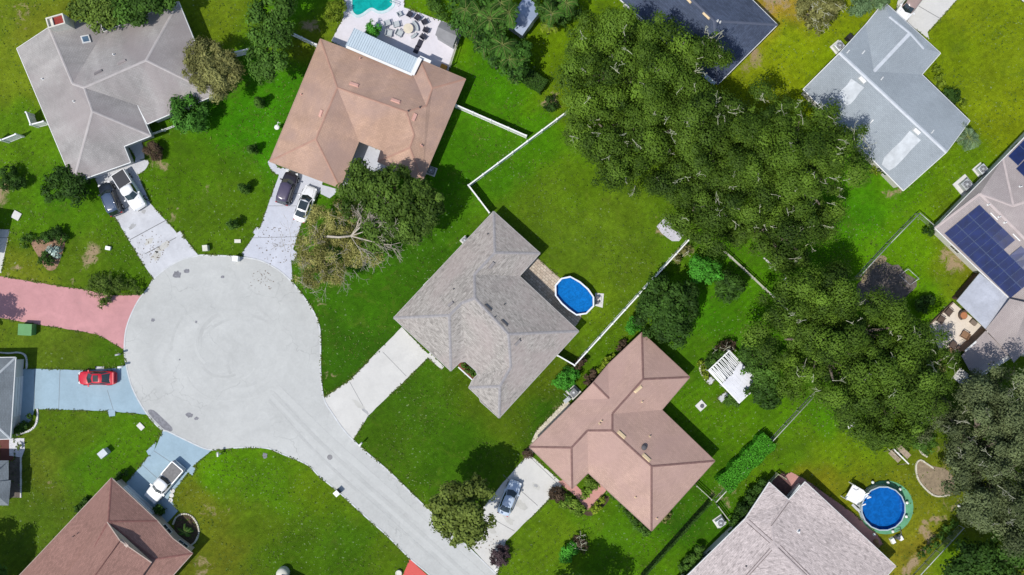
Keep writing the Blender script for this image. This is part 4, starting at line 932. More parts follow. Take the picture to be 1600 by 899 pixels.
tree('shade_tree', 'feathery olive tree at the right end of the grey house roof', [(325,90,26),(345,110,26),(315,115,24),(335,135,22),(305,90,14),(350,85,16),(355,130,12)], 4.6, G_OLIVE, tr=.2, seed=18, leaf=.34, asp=3.2, cl=.8, cover=2.6, wild=.8)
tree('shade_tree', 'dark green tree rising beside the fence left of the tan brown house', [(425,15,30),(410,40,24),(440,45,20),(425,75,24),(405,95,20),(425,105,18),(412,120,12),(440,-15,26)], 5.6, G_MID, tr=.3, seed=19, leaf=.34, cl=.8, cover=2.2)
tree('shade_tree', 'leafy tree touching the roof beside the white brick chimney', [(135,20,20),(155,28,20),(175,18,24),(125,12,14),(150,2,20)], 4.4, leaf_mat('leaf_yellowgreen', (.06, .115, .012), (.17, .26, .04)), tr=.2, seed=20, leaf=.32, cl=.7, cover=1.9)
tree('shade_tree', 'dense green tree behind the notch of the warm grey roof', [(200,15,24),(225,5,24),(250,-5,24),(190,-5,20),(215,28,12)], 4.6, G_MID, tr=.22, seed=21, leaf=.32, cl=.7, cover=2.2)
tree('shade_tree', 'sparse pale olive tree at the top edge above the blue grey roof', [(1265,15,20),(1290,20,18),(1275,38,16),(1300,0,20),(1260,-10,22)], 4.6, G_OLIVE, tr=.2, seed=22, leaf=.26, cl=.6, cover=1.4, dead=30)
tree('shade_tree', 'small blue green tree at the top behind the blue grey roof', [(1345,8,15),(1360,2,14),(1375,-2,12),(1345,-10,14)], 2.8, leaf_mat('leaf_sage', (.09, .16, .06), (.20, .32, .14)), tr=.14, seed=23, leaf=.26, cl=.5, cover=2.2)
tree('shade_tree', 'tree just below the bottom edge shading the lawn by the leafy vine ring', [(895,930,34),(920,945,34),(880,960,30),(910,975,30)], 6.0, G_MID, tr=.3, seed=24, leaf=.36, cl=.9, cover=2.4)
tree('shade_tree', 'tree outside the left edge shading the lawn above the red brown roof', [(-62,898,34),(-58,930,30),(-85,915,34),(2,893,9,-3.5)], 6.0, G_MID, tr=.3, seed=25, leaf=.36, cl=.9, cover=2.4)
tree('shade_tree', 'tree outside the left edge shading the faded pink driveway', [(-78,505,16),(-66,512,18),(-88,520,20)], 6.0, G_MID, tr=.2, seed=26, leaf=.34, cl=.8, cover=2.2)

def bush(name, label, L, zc, mat, group=None, seed=0, cat='bush', **k):
    kw = dict(leaf=.22, cl=.42, cover=2.3, flat=.85, low=-.6, per=1.1); kw.update(k)
    return tree(name, label, L, zc, mat, group, tr=.06, seed=seed, cat=cat, limbs=False, **kw)
bush('bush', 'bright spiky green bush at the right corner of the grey house', [(298,178,26,.6),(285,170,14),(310,190,14),(315,168,12),(288,195,10)], 1.9, leaf_mat('leaf_spiky', (.035, .125, .010), (.11, .30, .04)), leaf=.6, asp=4.5, cl=.8, cover=2.6, wild=.9, cat='bush')
bush('bush', 'round purple brown bush beside the curved white walk', [(239.5,235,13.5)], .9, G_PURP, leaf=.3, asp=5, wild=.9)
bush('bush', 'large dark green bush against the lower left corner of the warm grey roof', [(95,285,20),(115,295,20),(85,300,14),(110,278,16),(125,285,14)], 2.2, G_DARK, leaf=.34, cl=.7)
bush('bush', 'green bushes by the sandy strip at the left edge', [(14,270,12),(25,285,12),(8,285,10)], 1.2, G_DARK)
bush('bush', 'pale succulent clump inside the left flower bed', [(86,393,9.5)], .55, leaf_mat('leaf_silver', (.22, .34, .27), (.62, .75, .66)), leaf=.4, asp=2.6, cover=1.6, cat='plant')
bush('bush', 'dark shrub at the tip of the left flower bed', [(73,400,8),(70,408,7),(80,410,5)], .7, G_DARK)
bush('bush', 'low green shrub along the top of the left flower bed', [(75,370,9),(88,363,9),(96,372,8),(62,375,5)], .8, G_DARK, leaf=.2)
bush('bush', 'slender grass tuft left of the flower bed', [(38,378,9),(46,372,6)], .5, G_MID, leaf=.5, asp=6, cover=1.0, cat='grass tuft')
for i, (q, lb_) in enumerate([((410,163), 'narrow upright shrub on the lawn highest beside the tan brown roof'), ((399,236), 'narrow upright shrub on the lawn above the black car'), ((386,296), 'narrow upright shrub left of the black car'), ((368,352), 'narrow dark upright shrub nearest the road by the lavender driveway')]):
    p = P(q[0], q[1], 0); rt = root('columnar_shrub', (p.x, p.y, 0), lb_, 'shrub', 'upright shrubs in a line on the lawn')
    mb = MB(); mb.tube([(p.x, p.y, -.05), (p.x, p.y, .9)], .05, 6); mb.build('stem', BARK, rt)
    leaves('foliage', [(p.x, p.y, .7, .58, .7), (p.x, p.y, 1.5, .52, .8), (p.x, p.y, 2.2, .36, .6)], G_MID, rt, leaf=.16, cl=.25, cover=2.5, low=-1, per=1.2)
bush('bush', 'bright green bush beside the white fence corner and the air conditioner', [(885,592,14),(876,598,9),(895,586,9),(886,603,8)], 1.3, G_BRIGHT, leaf=.22)
bush('bush', 'dark reddish bush outside the corner of the white fence', [(905,568,8),(910,562,5),(900,575,5)], 1.0, G_PURP)
bush('bush', 'light green bush left of the round dark tree', [(990,510,12),(985,515,7),(996,506,8)], 1.4, G_BRIGHT)
bush('bush', 'small green shrub inside the long white fence near the dark tree', [(1025,438,11),(1018,448,8),(1033,430,8)], .9, G_MID)
bush('bush', 'tangled branches beside the end of the long white fence', [(1063,397,9),(1058,404,7),(1072,390,7)], .9, G_OLIVE, cover=1.0, dead=8)
bush('bush', 'leafy green shrubs at the upper left of the white pergola', [(1120,562,12),(1112,570,9),(1128,556,9),(1131,567,7)], 1.2, G_MID)
bush('bush', 'dark bare shrub at the top corner of the white pergola', [(1127,544,9),(1137,542,8),(1143,538,6)], 1.0, G_PURP, cover=1.2, dead=8)
bush('bush', 'small shrub with yellow leaves left of the white pergola', [(1097,570,6),(1101,580,6),(1103,588,5)], .5, G_LIME, cover=1.4)
bush('bush', 'round green shrub below the white pergola', [(1143,626,9),(1136,628,6),(1151,631,5)], .9, G_MID)
bush('bush', 'reddish purple shrub by the mailbox at the cream driveway', [(779,862,10),(785,872,9),(776,875,8),(788,858,6)], 1.0, leaf_mat('leaf_plum', (.05, .035, .035), (.13, .085, .095)), leaf=.25)
bush('bush', 'bright green bush inside the shaded lawn by the vine ring', [(888,862,12),(884,870,9),(895,855,8)], 1.0, G_BRIGHT)
bush('bush', 'wiry vine ring on the lawn next to the bright bush', [(905,847,9),(912,853,8),(900,842,6)], .8, G_PURP, cover=.8, dead=10)
bush('bush', 'dark red flower bush where the cream driveway meets the pink path', [(868,770,9),(876,776,8),(864,775,5)], .6, G_PURP)
bush('bush', 'lime edged bushes along the pink entry path', [(885,783,10),(897,790,10),(880,788,6),(908,797,8)], .6, leaf_mat('leaf_bed', (.06, .16, .012), (.22, .34, .04)))
bush('bush', 'green courtyard shrubs framed by the pink entry path', [(922,752,9),(930,758,7),(917,770,7),(912,775,5)], .6, leaf_mat('leaf_bed', 0))
bush('bush', 'green shrub at the tip of the pink entry path', [(928,797,6),(935,790,6),(941,782,5)], .5, G_LIME, cover=1.6)
bush('bush', 'long row of green shrubs under the lower left eave of the pink brown house', [(962,775,6),(972,787,7),(982,798,8),(990,810,9),(1000,822,9),(1008,830,7)], .7, G_MID)
bush('bush', 'white flowering shrub under the right eave tip of the pink brown house', [(1043,806,6),(1037,812,5)], .5, G_OLIVE)
bush('bush', 'reddish shrub at the left corner of the pink brown house by the driveway', [(825,709,7)], .5, G_PURP)
bush('bush', 'burgundy shrubs by the wall between the air conditioner and the dormer', [(918,595,7),(925,590,6),(928,583,5)], .6, G_PURP)
bush('bush', 'yellow green shrubs along the upper left wall of the pink brown house', [(945,570,6),(951,563,6),(957,557,5),(938,577,5)], .6, G_LIME)
bush('bush', 'small plum shrub at the upper left wall near the bright bush', [(974,538,6),(968,545,5)], .6, G_PURP)
bush('bush', 'dark green shrub row along the upper left wall of the pale pink grey house', [(1193,757,8),(1186,765,10),(1178,775,11),(1170,785,11),(1163,796,11),(1156,806,10),(1150,815,9)], 1.3, G_DARK, leaf=.26)
bush('bush', 'green shrub row lower down the wall of the pale pink grey house', [(1093,860,8),(1086,870,9),(1078,880,9),(1070,890,9)], 1.0, G_MID)
bush('bush', 'light green bush at the foot of the lowest green oak', [(1437,688,14),(1447,695,13),(1430,680,10),(1452,684,9)], 1.5, G_MID, leaf=.26)
bush('bush', 'dark round bush at the corner of the solar panel house', [(1451,362,8)], 1.0, G_DARK)
bush('bush', 'yellow green shrubs below the notch of the pale blue grey roof', [(1464,108,6),(1467,120,7),(1471,132,6),(1490,143,6),(1503,160,6)], .6, G_LIME)
bush('bush', 'dark shrub along the right wall of the pale blue grey house', [(1480,148,9),(1488,153,9),(1495,146,5)], .9, G_DARK)
bush('bush', 'small green shrub by the gable step of the blue grey roof', [(1366,266,6),(1373,270,5)], .5, G_LIME, cover=1.3)
bush('bush', 'clipped green bush at the edge of the pool deck patio roof', [(583,45,10,.3),(579,49,7),(588,49,6)], 1.3, G_BRIGHT)
bush('bush', 'yellow green feathery bush left of the swimming pool deck', [(522,18,13),(515,28,8),(530,10,9)], 1.2, G_LIME, leaf=.5, asp=6, cover=1.6)
bush('bush', 'light bush right of the pool deck', [(682,14,10),(690,25,8),(676,5,9)], 1.2, G_MID, cover=1.4)
bush('bush', 'rounded dark bush at the end of the palm hedge', [(858,160,9),(862,166,7)], 1.2, G_DARK)
bush('bush', 'dark leaf clump standing in for tree shade near the solar house lawn', [(1440,476,11),(1452,470,9)], .9, G_DARK)  # leaf clump added in place of dark tree shade on the grass
bush('bush', 'dark clipped shrub on the shaded blue driveway corner', [(248,796,8),(252,801,6)], .7, G_DARK)
bush('bush', 'green shrubs at the corner of the slate grey roof', [(30,670,7),(24,677,8),(38,665,6),(46,650,4)], .7, G_DARK)
bush('bush', 'low weeds under the left eave of the red brown house', [(122,795,5),(128,788,5),(135,782,5)], .4, G_DARK)
bush('bush', 'shrubs at the upper corner of the red brown house', [(188,742,5),(183,748,4),(198,740,4)], .5, G_DARK)
bush('bush', 'scruffy plant at the lower corner of the cream terrace', [(1470,575,6)], .6, G_OLIVE)
bush('bush', 'low green growth on the right corner of the flower filled entry courtyard', [(735,578,6),(742,586,5),(728,571,5)], .4, G_MID)
bush('bush', 'spidery vine on the wire fence at lower right', [(1440,868,6),(1450,858,6),(1460,848,7),(1470,838,7),(1482,828,7),(1492,820,6)], 1.0, G_MID, cover=1.2)
bush('bush', 'feathery plant lying across the edge of the pink driveway', [(160,440,14),(150,452,11),(170,450,12),(190,445,13),(205,448,10),(165,465,9),(160,475,7),(145,440,9),(215,453,7)], .8, leaf_mat('leaf_feather', (.045, .10, .012), (.13, .20, .03)), leaf=.5, asp=6, cover=1.0, wild=.9)

# hedges
def hedge(label, a, b, w, h, mat, leaf=.2, cat='hedge'):
    A, B = P(*a), P(*b); L = (B - A).length; d = (B - A).normalized(); q = Vector((-d.y, d.x, 0)); rt = root('hedge', ((A + B) / 2), label, cat)
    n = int(L * w * 190 * (.2 / leaf) ** 2 + L * h * 160); t = rng.uniform(0, L, n); s = rng.uniform(-1, 1, n); z = np.full(n, h) * (1 + .04 * np.sin(t * 1.1 + 1) + .03 * np.sin(t * 2.7 + s * 2)); side = rng.random(n) < .4
    z = np.where(side, rng.uniform(.1, 1, n) * z, z) + rng.normal(0, .06, n); s = np.where(side, np.sign(s) * (1 + .1 * np.sin(t * 2.7)), s * (1 + .08 * np.sin(t * 2.7)))
    C = np.stack([A.x + d.x * t + q.x * s * w / 2, A.y + d.y * t + q.y * s * w / 2, z], 1)
    N = unit(np.stack([q.x * s * side * 1.5, q.y * s * side * 1.5, np.where(side, .3, 1.2)], 1) + rdir(n) * .7)
    ct = rng.random(n) * .95
    S_ = leaf * rng.uniform(.7, 1.3, n); quad_mesh('foliage', C, N, rdir(n), S_ / 1.5, S_, np.clip(ct, 0, 1), mat, rt)
    mb = MB(); mb.box(((A.x + B.x) / 2, (A.y + B.y) / 2, h * .42), (L * .97, w * .82, h * .8), math.atan2(d.y, d.x)); mb.build('twiggy_core', M('hedge_core', (.03, .05, .012), 1), rt)
hedge('long bright green clipped hedge along the wire fence', (1125,757), (1198,683), 2.3, 1.5, G_HEDGE)
hedge('dark green hedge running down from the palms', (800,108), (850,140), 1.7, 1.8, G_DARK)
hedge('thin dark hedge line between two lawns at the bottom', (1107,780), (1000,899), .22, 1.5, G_DARK, .16)

# ---- palms
def palm(label, u, v, h, L, nf=15, mat=G_PALM, group=None, tr=.16, seed=0, cat='palm', name='palm_tree', droop=.85, wd=.42, leaflets=20):
    c = P(u, v, h); rt = root(name, (c.x, c.y, 0), label, cat, group); r = random.Random(seed)
    mb = MB(); mb.tube([(c.x, c.y, -.05), (c.x + .05, c.y, h * .5), (c.x, c.y, h)], [tr * 1.25, tr, tr * .9], 9); mb.build('trunk', M('palm_trunk', (.24, .20, .16), .95, var=.2, scale=5), rt)
    C, N, T, S_, W_, ti = [], [], [], [], [], []; st = MB()
    for i in range(nf):
        a = 2 * math.pi * i / nf * 1.0 + r.uniform(-.5, .5); e0 = r.choice((.9, .55, .25)) + r.uniform(-.15, .15); Lf = L * r.uniform(.6, 1.15)
        p = Vector((c.x, c.y, h)); e = e0; pts = [p.copy()]; tt = r.uniform(-.1, .7)
        for k in range(8):
            e -= droop * .28 * (1 + k * .12); p = p + Vector((math.cos(a) * math.cos(e), math.sin(a) * math.cos(e), math.sin(e))) * Lf / 8; p.z = max(p.z, .06); pts.append(p.copy())
        st.tube(pts, [.035 * (1 - i_ / 10) for i_ in range(9)], 4)
        for k in range(leaflets):
            t = .12 + .88 * k / leaflets; f = t * 8; i0 = min(7, int(f)); q = pts[i0].lerp(pts[i0 + 1], f - i0); d = (pts[i0 + 1] - pts[i0]).normalized(); sd_ = d.cross(Vector((0, 0, 1))).normalized()
            ll = wd * L * .5 * math.sin(math.pi * (.15 + .8 * t)) ** .7
            for s in (-1, 1):
                ll2 = ll * r.uniform(.75, 1.15); tdir = (sd_ * s * .8 + d * .6 + Vector((0, 0, -.45 + r.uniform(-.25, .25)))).normalized(); m_ = q + tdir * ll / 2
                C.append(m_); T.append(tdir); N.append((Vector((0, 0, 1)) + sd_ * s * .25).normalized()); S_.append(ll); W_.append(.062 * max(.5, L / 2.4)); ti.append(min(1, tt + r.uniform(-.2, .35)))
    st.build('frond_ribs', M('frond_rib', (.20, .24, .06), .8), rt)
    A_ = lambda x: np.array([tuple(q) for q in x]); quad_mesh('fronds', A_(C), A_(N), A_(T), np.array(W_), np.array(S_), np.clip(np.array(ti), 0, 1), mat, rt)
def _p(): pass
PG = 'palms clustered behind the pool deck'
for i, (u, v, h, L, lb_) in enumerate([(728,15,5.5,2.7,'palm at the upper left of the palm cluster beside the grey shed'), (765,30,6.2,2.9,'tallest palm in the middle of the palm cluster'), (740,45,5.0,2.4,'palm nearest the grey shed of the pool deck'),
    (785,70,5.8,2.8,'palm left of the blue metal shed roof'), (812,95,4.6,2.4,'palm at the lower end of the cluster above the dark hedge'), (755,72,4.8,2.2,'low palm at the lawn edge of the palm cluster'), (795,20,6.0,2.6,'palm leaning over the left of the blue metal shed roof'), (805,118,3.4,1.8,'short palm touching the top of the dark hedge'),
    (862,22,5.4,2.5,'palm right of the blue metal shed'), (885,5,5.0,2.2,'palm at the top edge right of the blue metal shed')]):
    palm(lb_, u, v, h, L, 15, leaf_mat('leaf_palm_dark', (.026, .080, .008), (.10, .24, .03)) if i % 3 != 1 else G_PALM, PG, seed=40 + i)
tree('shade_tree', 'dense dark undergrowth tree filling the gaps between the clustered palms', [(735,35,24),(760,55,24),(785,85,22),(805,105,18),(770,20,24),(725,5,20),(815,80,16),(790,45,18)], 4.3, leaf_mat('leaf_jungle', (.022, .070, .008), (.09, .22, .03)), tr=.15, seed=71, leaf=.38, cl=.8, cover=2.0)
tree('shade_tree', 'dark undergrowth tree right of the blue metal shed', [(868,20,20),(890,5,20),(850,0,18),(880,-10,20)], 2.2, G_DARK, tr=.15, seed=72, leaf=.38, cl=.8, cover=2.0)
for i, (u, v, h, L, lb_) in enumerate([(750,20,5.8,2.3,'palm between the tallest palm and the upper left palm'), (772,50,5.2,2.3,'palm just below the tallest palm of the cluster'), (795,92,5.2,2.2,'palm right of the low lawn edge palm'), (775,95,3.6,1.8,'small palm over the lawn edge at the foot of the cluster'), (782,5,6.0,2.4,'palm at the top edge of the frame above the tallest palm')]):
    palm(lb_, u, v, h, L, 15, G_PALM if i % 2 else MATS['leaf_palm_dark'], PG, seed=80 + i)
palm('pale yellow green palm with drooping fronds right of the blue shed', 858, 38, 3.6, 2.2, 13, G_LIME, None, seed=60, droop=.9)
palm('small palm planted in the stone ringed bed beside the red brown house', 289, 832, 1.0, 1.1, 12, leaf_mat('leaf_cycad', (.05, .17, .015), (.13, .36, .04)), None, .10, 61, droop=.5)
palm('tiny palm in the white pebble planter by the slate grey roofs', 29, 698, .5, .62, 9, G_DARK, None, .06, 62, droop=.4)
palm('blue green fan palm at the right tip of the pale blue grey roof', 1512, 215, 2.6, 2.15, 15, G_BLUE, None, .15, 63, droop=.5, wd=.8, leaflets=16)
palm('wide spiky palm on the grass beside the pink driveway', 172, 444, .8, 1.8, 11, leaf_mat('leaf_feather', 0), None, .10, 64, droop=.35)

# ---- grass creeping over the edges of the paving, and coarse tufts in the lawns
def inside(pl, U, V):
    c = np.zeros(len(U), bool); n = len(pl); j = n - 1
    for i in range(n):
        xi, yi = pl[i]; xj, yj = pl[j]
        if yi != yj:
            k = ((yi > V) != (yj > V)) & (U < (xj - xi) * (V - yi) / (yj - yi) + xi); c ^= k
        j = i
    return c
HARD = [('road', [tuple(q) for q in road_px])] + [q for q in SLABS if q[0] not in ('mulch_bed',)]
def blocked(U, V, skip=None):
    b = np.zeros(len(U), bool)
    for k, (nm, pl) in enumerate(HARD):
        if k != skip: b |= inside(pl, U, V)
    return b
EP = []
for k, (nm, pl) in enumerate(HARD):
    if nm not in ('road', 'driveway', 'path', 'patio', 'driveway_flare', 'pool_deck'): continue
    A_ = np.array(pl); B_ = np.roll(A_, -1, 0)
    for a, b in zip(A_, B_):
        L = np.hypot(*(b - a)); m = int(L * S / .045)
        if m < 1: continue
        t = rng.random(m)[:, None]; q = a + (b - a) * t; nn_ = np.array([-(b - a)[1], (b - a)[0]]) / max(L, 1e-6)
        for sg in (1, -1):
            o2 = q + nn_ * sg * 3.2
            ok = ~blocked(o2[:, 0], o2[:, 1]) & (rng.random(m) < .5 + .5 * np.sin(q[:, 0] / 7 + q[:, 1] / 5))
            EP.append((q + nn_ * sg * rng.normal(.9, 1.0, (m, 1)))[ok])
EP = np.concatenate(EP); n1 = len(EP)
n2 = 42000; LP = np.stack([rng.uniform(-30, 1630, n2), rng.uniform(-30, 930, n2)], 1)
nz = np.sin(LP[:, 0] / 31 + 2 * np.sin(LP[:, 1] / 27)) + np.sin(LP[:, 1] / 19 + 1.6 * np.sin(LP[:, 0] / 23)) + rng.normal(0, .8, n2)
LP = LP[(nz > .2) & ~blocked(LP[:, 0], LP[:, 1])]
def tufts(name, Q, size, mat, label, zz=.05):
    n = len(Q); C = np.stack([(Q[:, 0] - 800) * S, (449.5 - Q[:, 1]) * S, np.full(n, zz) + rng.uniform(0, .05, n)], 1)
    N = unit(rdir(n) * .45 + np.array([0, 0, 1.0])); L_ = size * rng.uniform(.5, 1.4, n)
    o = quad_mesh(name, C, N, rdir(n), L_ * .5, L_, np.clip(rng.beta(1.6, 2.4, n), 0, 1), mat, None); tag(o, label, 'grass', None, 'stuff')
tufts('edge_grass', EP, .20, leaf_mat('leaf_edge_grass', (.065, .115, .012), (.16, .20, .035), trans=.05), 'uneven grass creeping over the edges of road and driveways', .07)
tufts('grass_tufts', LP, .24, leaf_mat('leaf_turf_tuft', (.050, .105, .007), (.14, .21, .028), trans=.05), 'coarse grass tufts scattered through the lawns', .02)
# ---------------------------------------------------------------- fences
VIN = M('vinyl_white', (.80, .80, .77), .5, var=.05); WIRE = M('galvanised', (.42, .44, .42), .5, .3); RAILM = M('rail_weathered', (.50, .48, .42), .8)
def fence(label, px, h=1.8, style='vinyl', gap=2.4, z=None, mat=None, rail=True):
    z = h * .5 if z is None else z; pts = [P(u, v, z) for u, v in px]; pts = [Vector((p.x, p.y, 0)) for p in pts]
    rt = root('fence' if style != 'gate' else 'gate', tuple(pts[0]), label, 'fence'); m = mat or (VIN if style == 'vinyl' else WIRE)
    for a, b in zip(pts[:-1], pts[1:]):
        L = (b - a).length; d = (b - a).normalized(); rz = math.atan2(d.y, d.x); n = max(1, round(L / gap)); c = (a + b) / 2; mb = MB()
        if style == 'vinyl':
            k = int(L / .3)
            for i in range(k):                                   # tongue and groove boards
                q = a + d * (i + .5) * L / k; mb.box((q.x, q.y, h * .5 + (0 if i % 2 else .003)), (L / k * .97, .035 if i % 2 else .045, h * .92), rz)
            mb.box((c.x, c.y, h * .96), (L, .15, .13), rz); mb.box((c.x, c.y, .12), (L, .08, .14), rz)
            mb.build('panel', m, rt)
        elif style == 'wire':
            mb.tube([a + Vector((0, 0, h)), b + Vector((0, 0, h))], .06, 6); mb.tube([a + Vector((0, 0, .06)), b + Vector((0, 0, .06))], .012, 5)
            for i in range(int(L / .22)):                        # diamond mesh
                t = i * .22
                for s in (-1, 1):
                    x0 = t; x1 = t + s * h * .8
                    if 0 <= x1 <= L: mb.tube([a + d * x0 + Vector((0, 0, .05)), a + d * x1 + Vector((0, 0, h - .03))], .006, 3, cap=False)
            mb.build('wire_mesh', m, rt)
        else:
            for zz in (.35, .75, h - .08): mb.box((c.x, c.y, zz), (L, .05, .12), rz)
            mb.build('rails', m, rt)
        for i in range(n + (1 if b is pts[-1] else 0)):
            q = a + (b - a) * i / n; pm = MB()
            if style == 'wire': pm.cyl((q.x, q.y, 0), .045, h + .08, 8); pm.dome((q.x, q.y, h + .08), .05, .04, 8, 2)
            else:
                w = .17 if style == 'vinyl' else .12; pm.box((q.x, q.y, h * .5 + .03), (w, w, h + .06), rz); pm.box((q.x, q.y, h + .085), (w * 1.3, w * 1.3, .05), rz, taper=.6)
            pm.build('post', m, rt)
    return rt
fence('white fence between the dark green tree and the tan brown house', [(451,51),(497,73)])
fence('short white fence piece between the olive tree and the dark green tree', [(356,88),(391,80)])
fence('white fence running from the tan brown house to the mown back lawn corner', [(712,166),(822,214)])
fence('long white fence bent at the corner between the two rear lawns', [(893,171),(732.5,291),(764.5,333)])
fence('long straight white fence along the lower right of the mown back lawn', [(1074,376),(897,570),(871,555)])
fence('white fence crossing the grass below the big oak mass', [(1125,387),(1160,419),(1194,451),(1238,491)], 1.2, 'rails', mat=RAILM)
fence('white edged wire fence beside the bright hedge', [(1268,620),(1144,754),(1117,783)], 1.3, 'wire', mat=M('wire_pale', (.58, .58, .52), .6, .2))
fence('short pale fence joining the pink brown house to the dark hedge line', [(1087,758),(1110,779)], 1.3, 'rails', mat=RAILM)
fence('short pale fence next to the sandy patch above the air conditioner', [(1121,790),(1137,811)], 1.3, 'rails', mat=RAILM)
fence('wire fence angled across the lawn to the corner of the solar panel house', [(1340,432),(1388,380),(1433,334),(1461,358)], 1.5, 'wire')
fence('wire fence overgrown with a vine at the lower right', [(1502,823),(1430,901),(1415,918)], 1.3, 'wire')
fence('low white rail in front of the purple brown bush', [(236,211),(256,204),(277,196)], .9, 'rails', mat=VIN)
fence('white fence corner standing beside the left wall of the warm grey house', [(47,178),(54,197),(74,192)], 1.8)
fence('white fence stub at the left edge below the other white corner', [(-4,216),(8,221),(31,212)], 1.8)
fence('black garden fence at the step of the pink path behind the pale pink grey house', [(1203,752),(1214,740),(1226,747)], 1.1, 'rails', mat=M('fence_bleached', (.36, .38, .24), .9))
fence('screen fence along the right side of the white pool deck', [(722,44),(703,103)], 1.8, 'rails', mat=RAILM)

# ---------------------------------------------------------------- cars
TYRE = M('tyre', (.02, .02, .02), .9); RIM = M('rim', (.45, .45, .46), .3, .8); CG = glass_mat('car_glass', (.018, .03, .032), .04); BLK = M('black_plastic', (.02, .02, .022), .55); CHR = M('chrome', (.6, .6, .62), .2, .9)
LMP = M('lamp_clear', (.7, .7, .7), .15); RED = M('lamp_red', (.45, .02, .02), .25)
PROF = {  # fraction from the rear, half width, top height
 'sedan': [(0,.70,.62),(.02,.83,.90),(.08,.92,1.02),(.2,.97,1.04),(.4,1,1.0),(.6,1,.99),(.72,.985,.97),(.85,.95,.88),(.95,.86,.76),(.985,.72,.66),(1,.58,.52)],
 'suv': [(0,.78,.80),(.015,.90,1.02),(.06,.96,1.08),(.2,.99,1.10),(.5,1,1.10),(.7,1,1.10),(.76,.99,1.09),(.88,.95,1.02),(.96,.85,.90),(.99,.72,.78),(1,.6,.6)],
 'coupe': [(0,.72,.60),(.03,.88,.84),(.1,.97,.94),(.22,1,.96),(.4,.96,.92),(.6,.96,.88),(.75,.98,.86),(.86,.95,.80),(.94,.84,.68),(.985,.66,.56),(1,.5,.44)],
 'pickup': [(0,.90,.80),(.01,.96,1.12),(.1,.985,1.14),(.38,.99,1.14),(.5,1,1.14),(.7,1,1.14),(.76,.99,1.14),(.88,.96,1.08),(.96,.88,.96),(.99,.76,.84),(1,.64,.62)]}
CAB = { # rear base, rear roof, front roof, windshield base, roof height, roof half width
 'sedan': (.12,.30,.56,.74,1.45,.70), 'suv': (.03,.10,.60,.75,1.72,.76), 'coupe': (.10,.34,.56,.74,1.26,.62), 'pickup': (.385,.42,.60,.73,1.82,.76)}
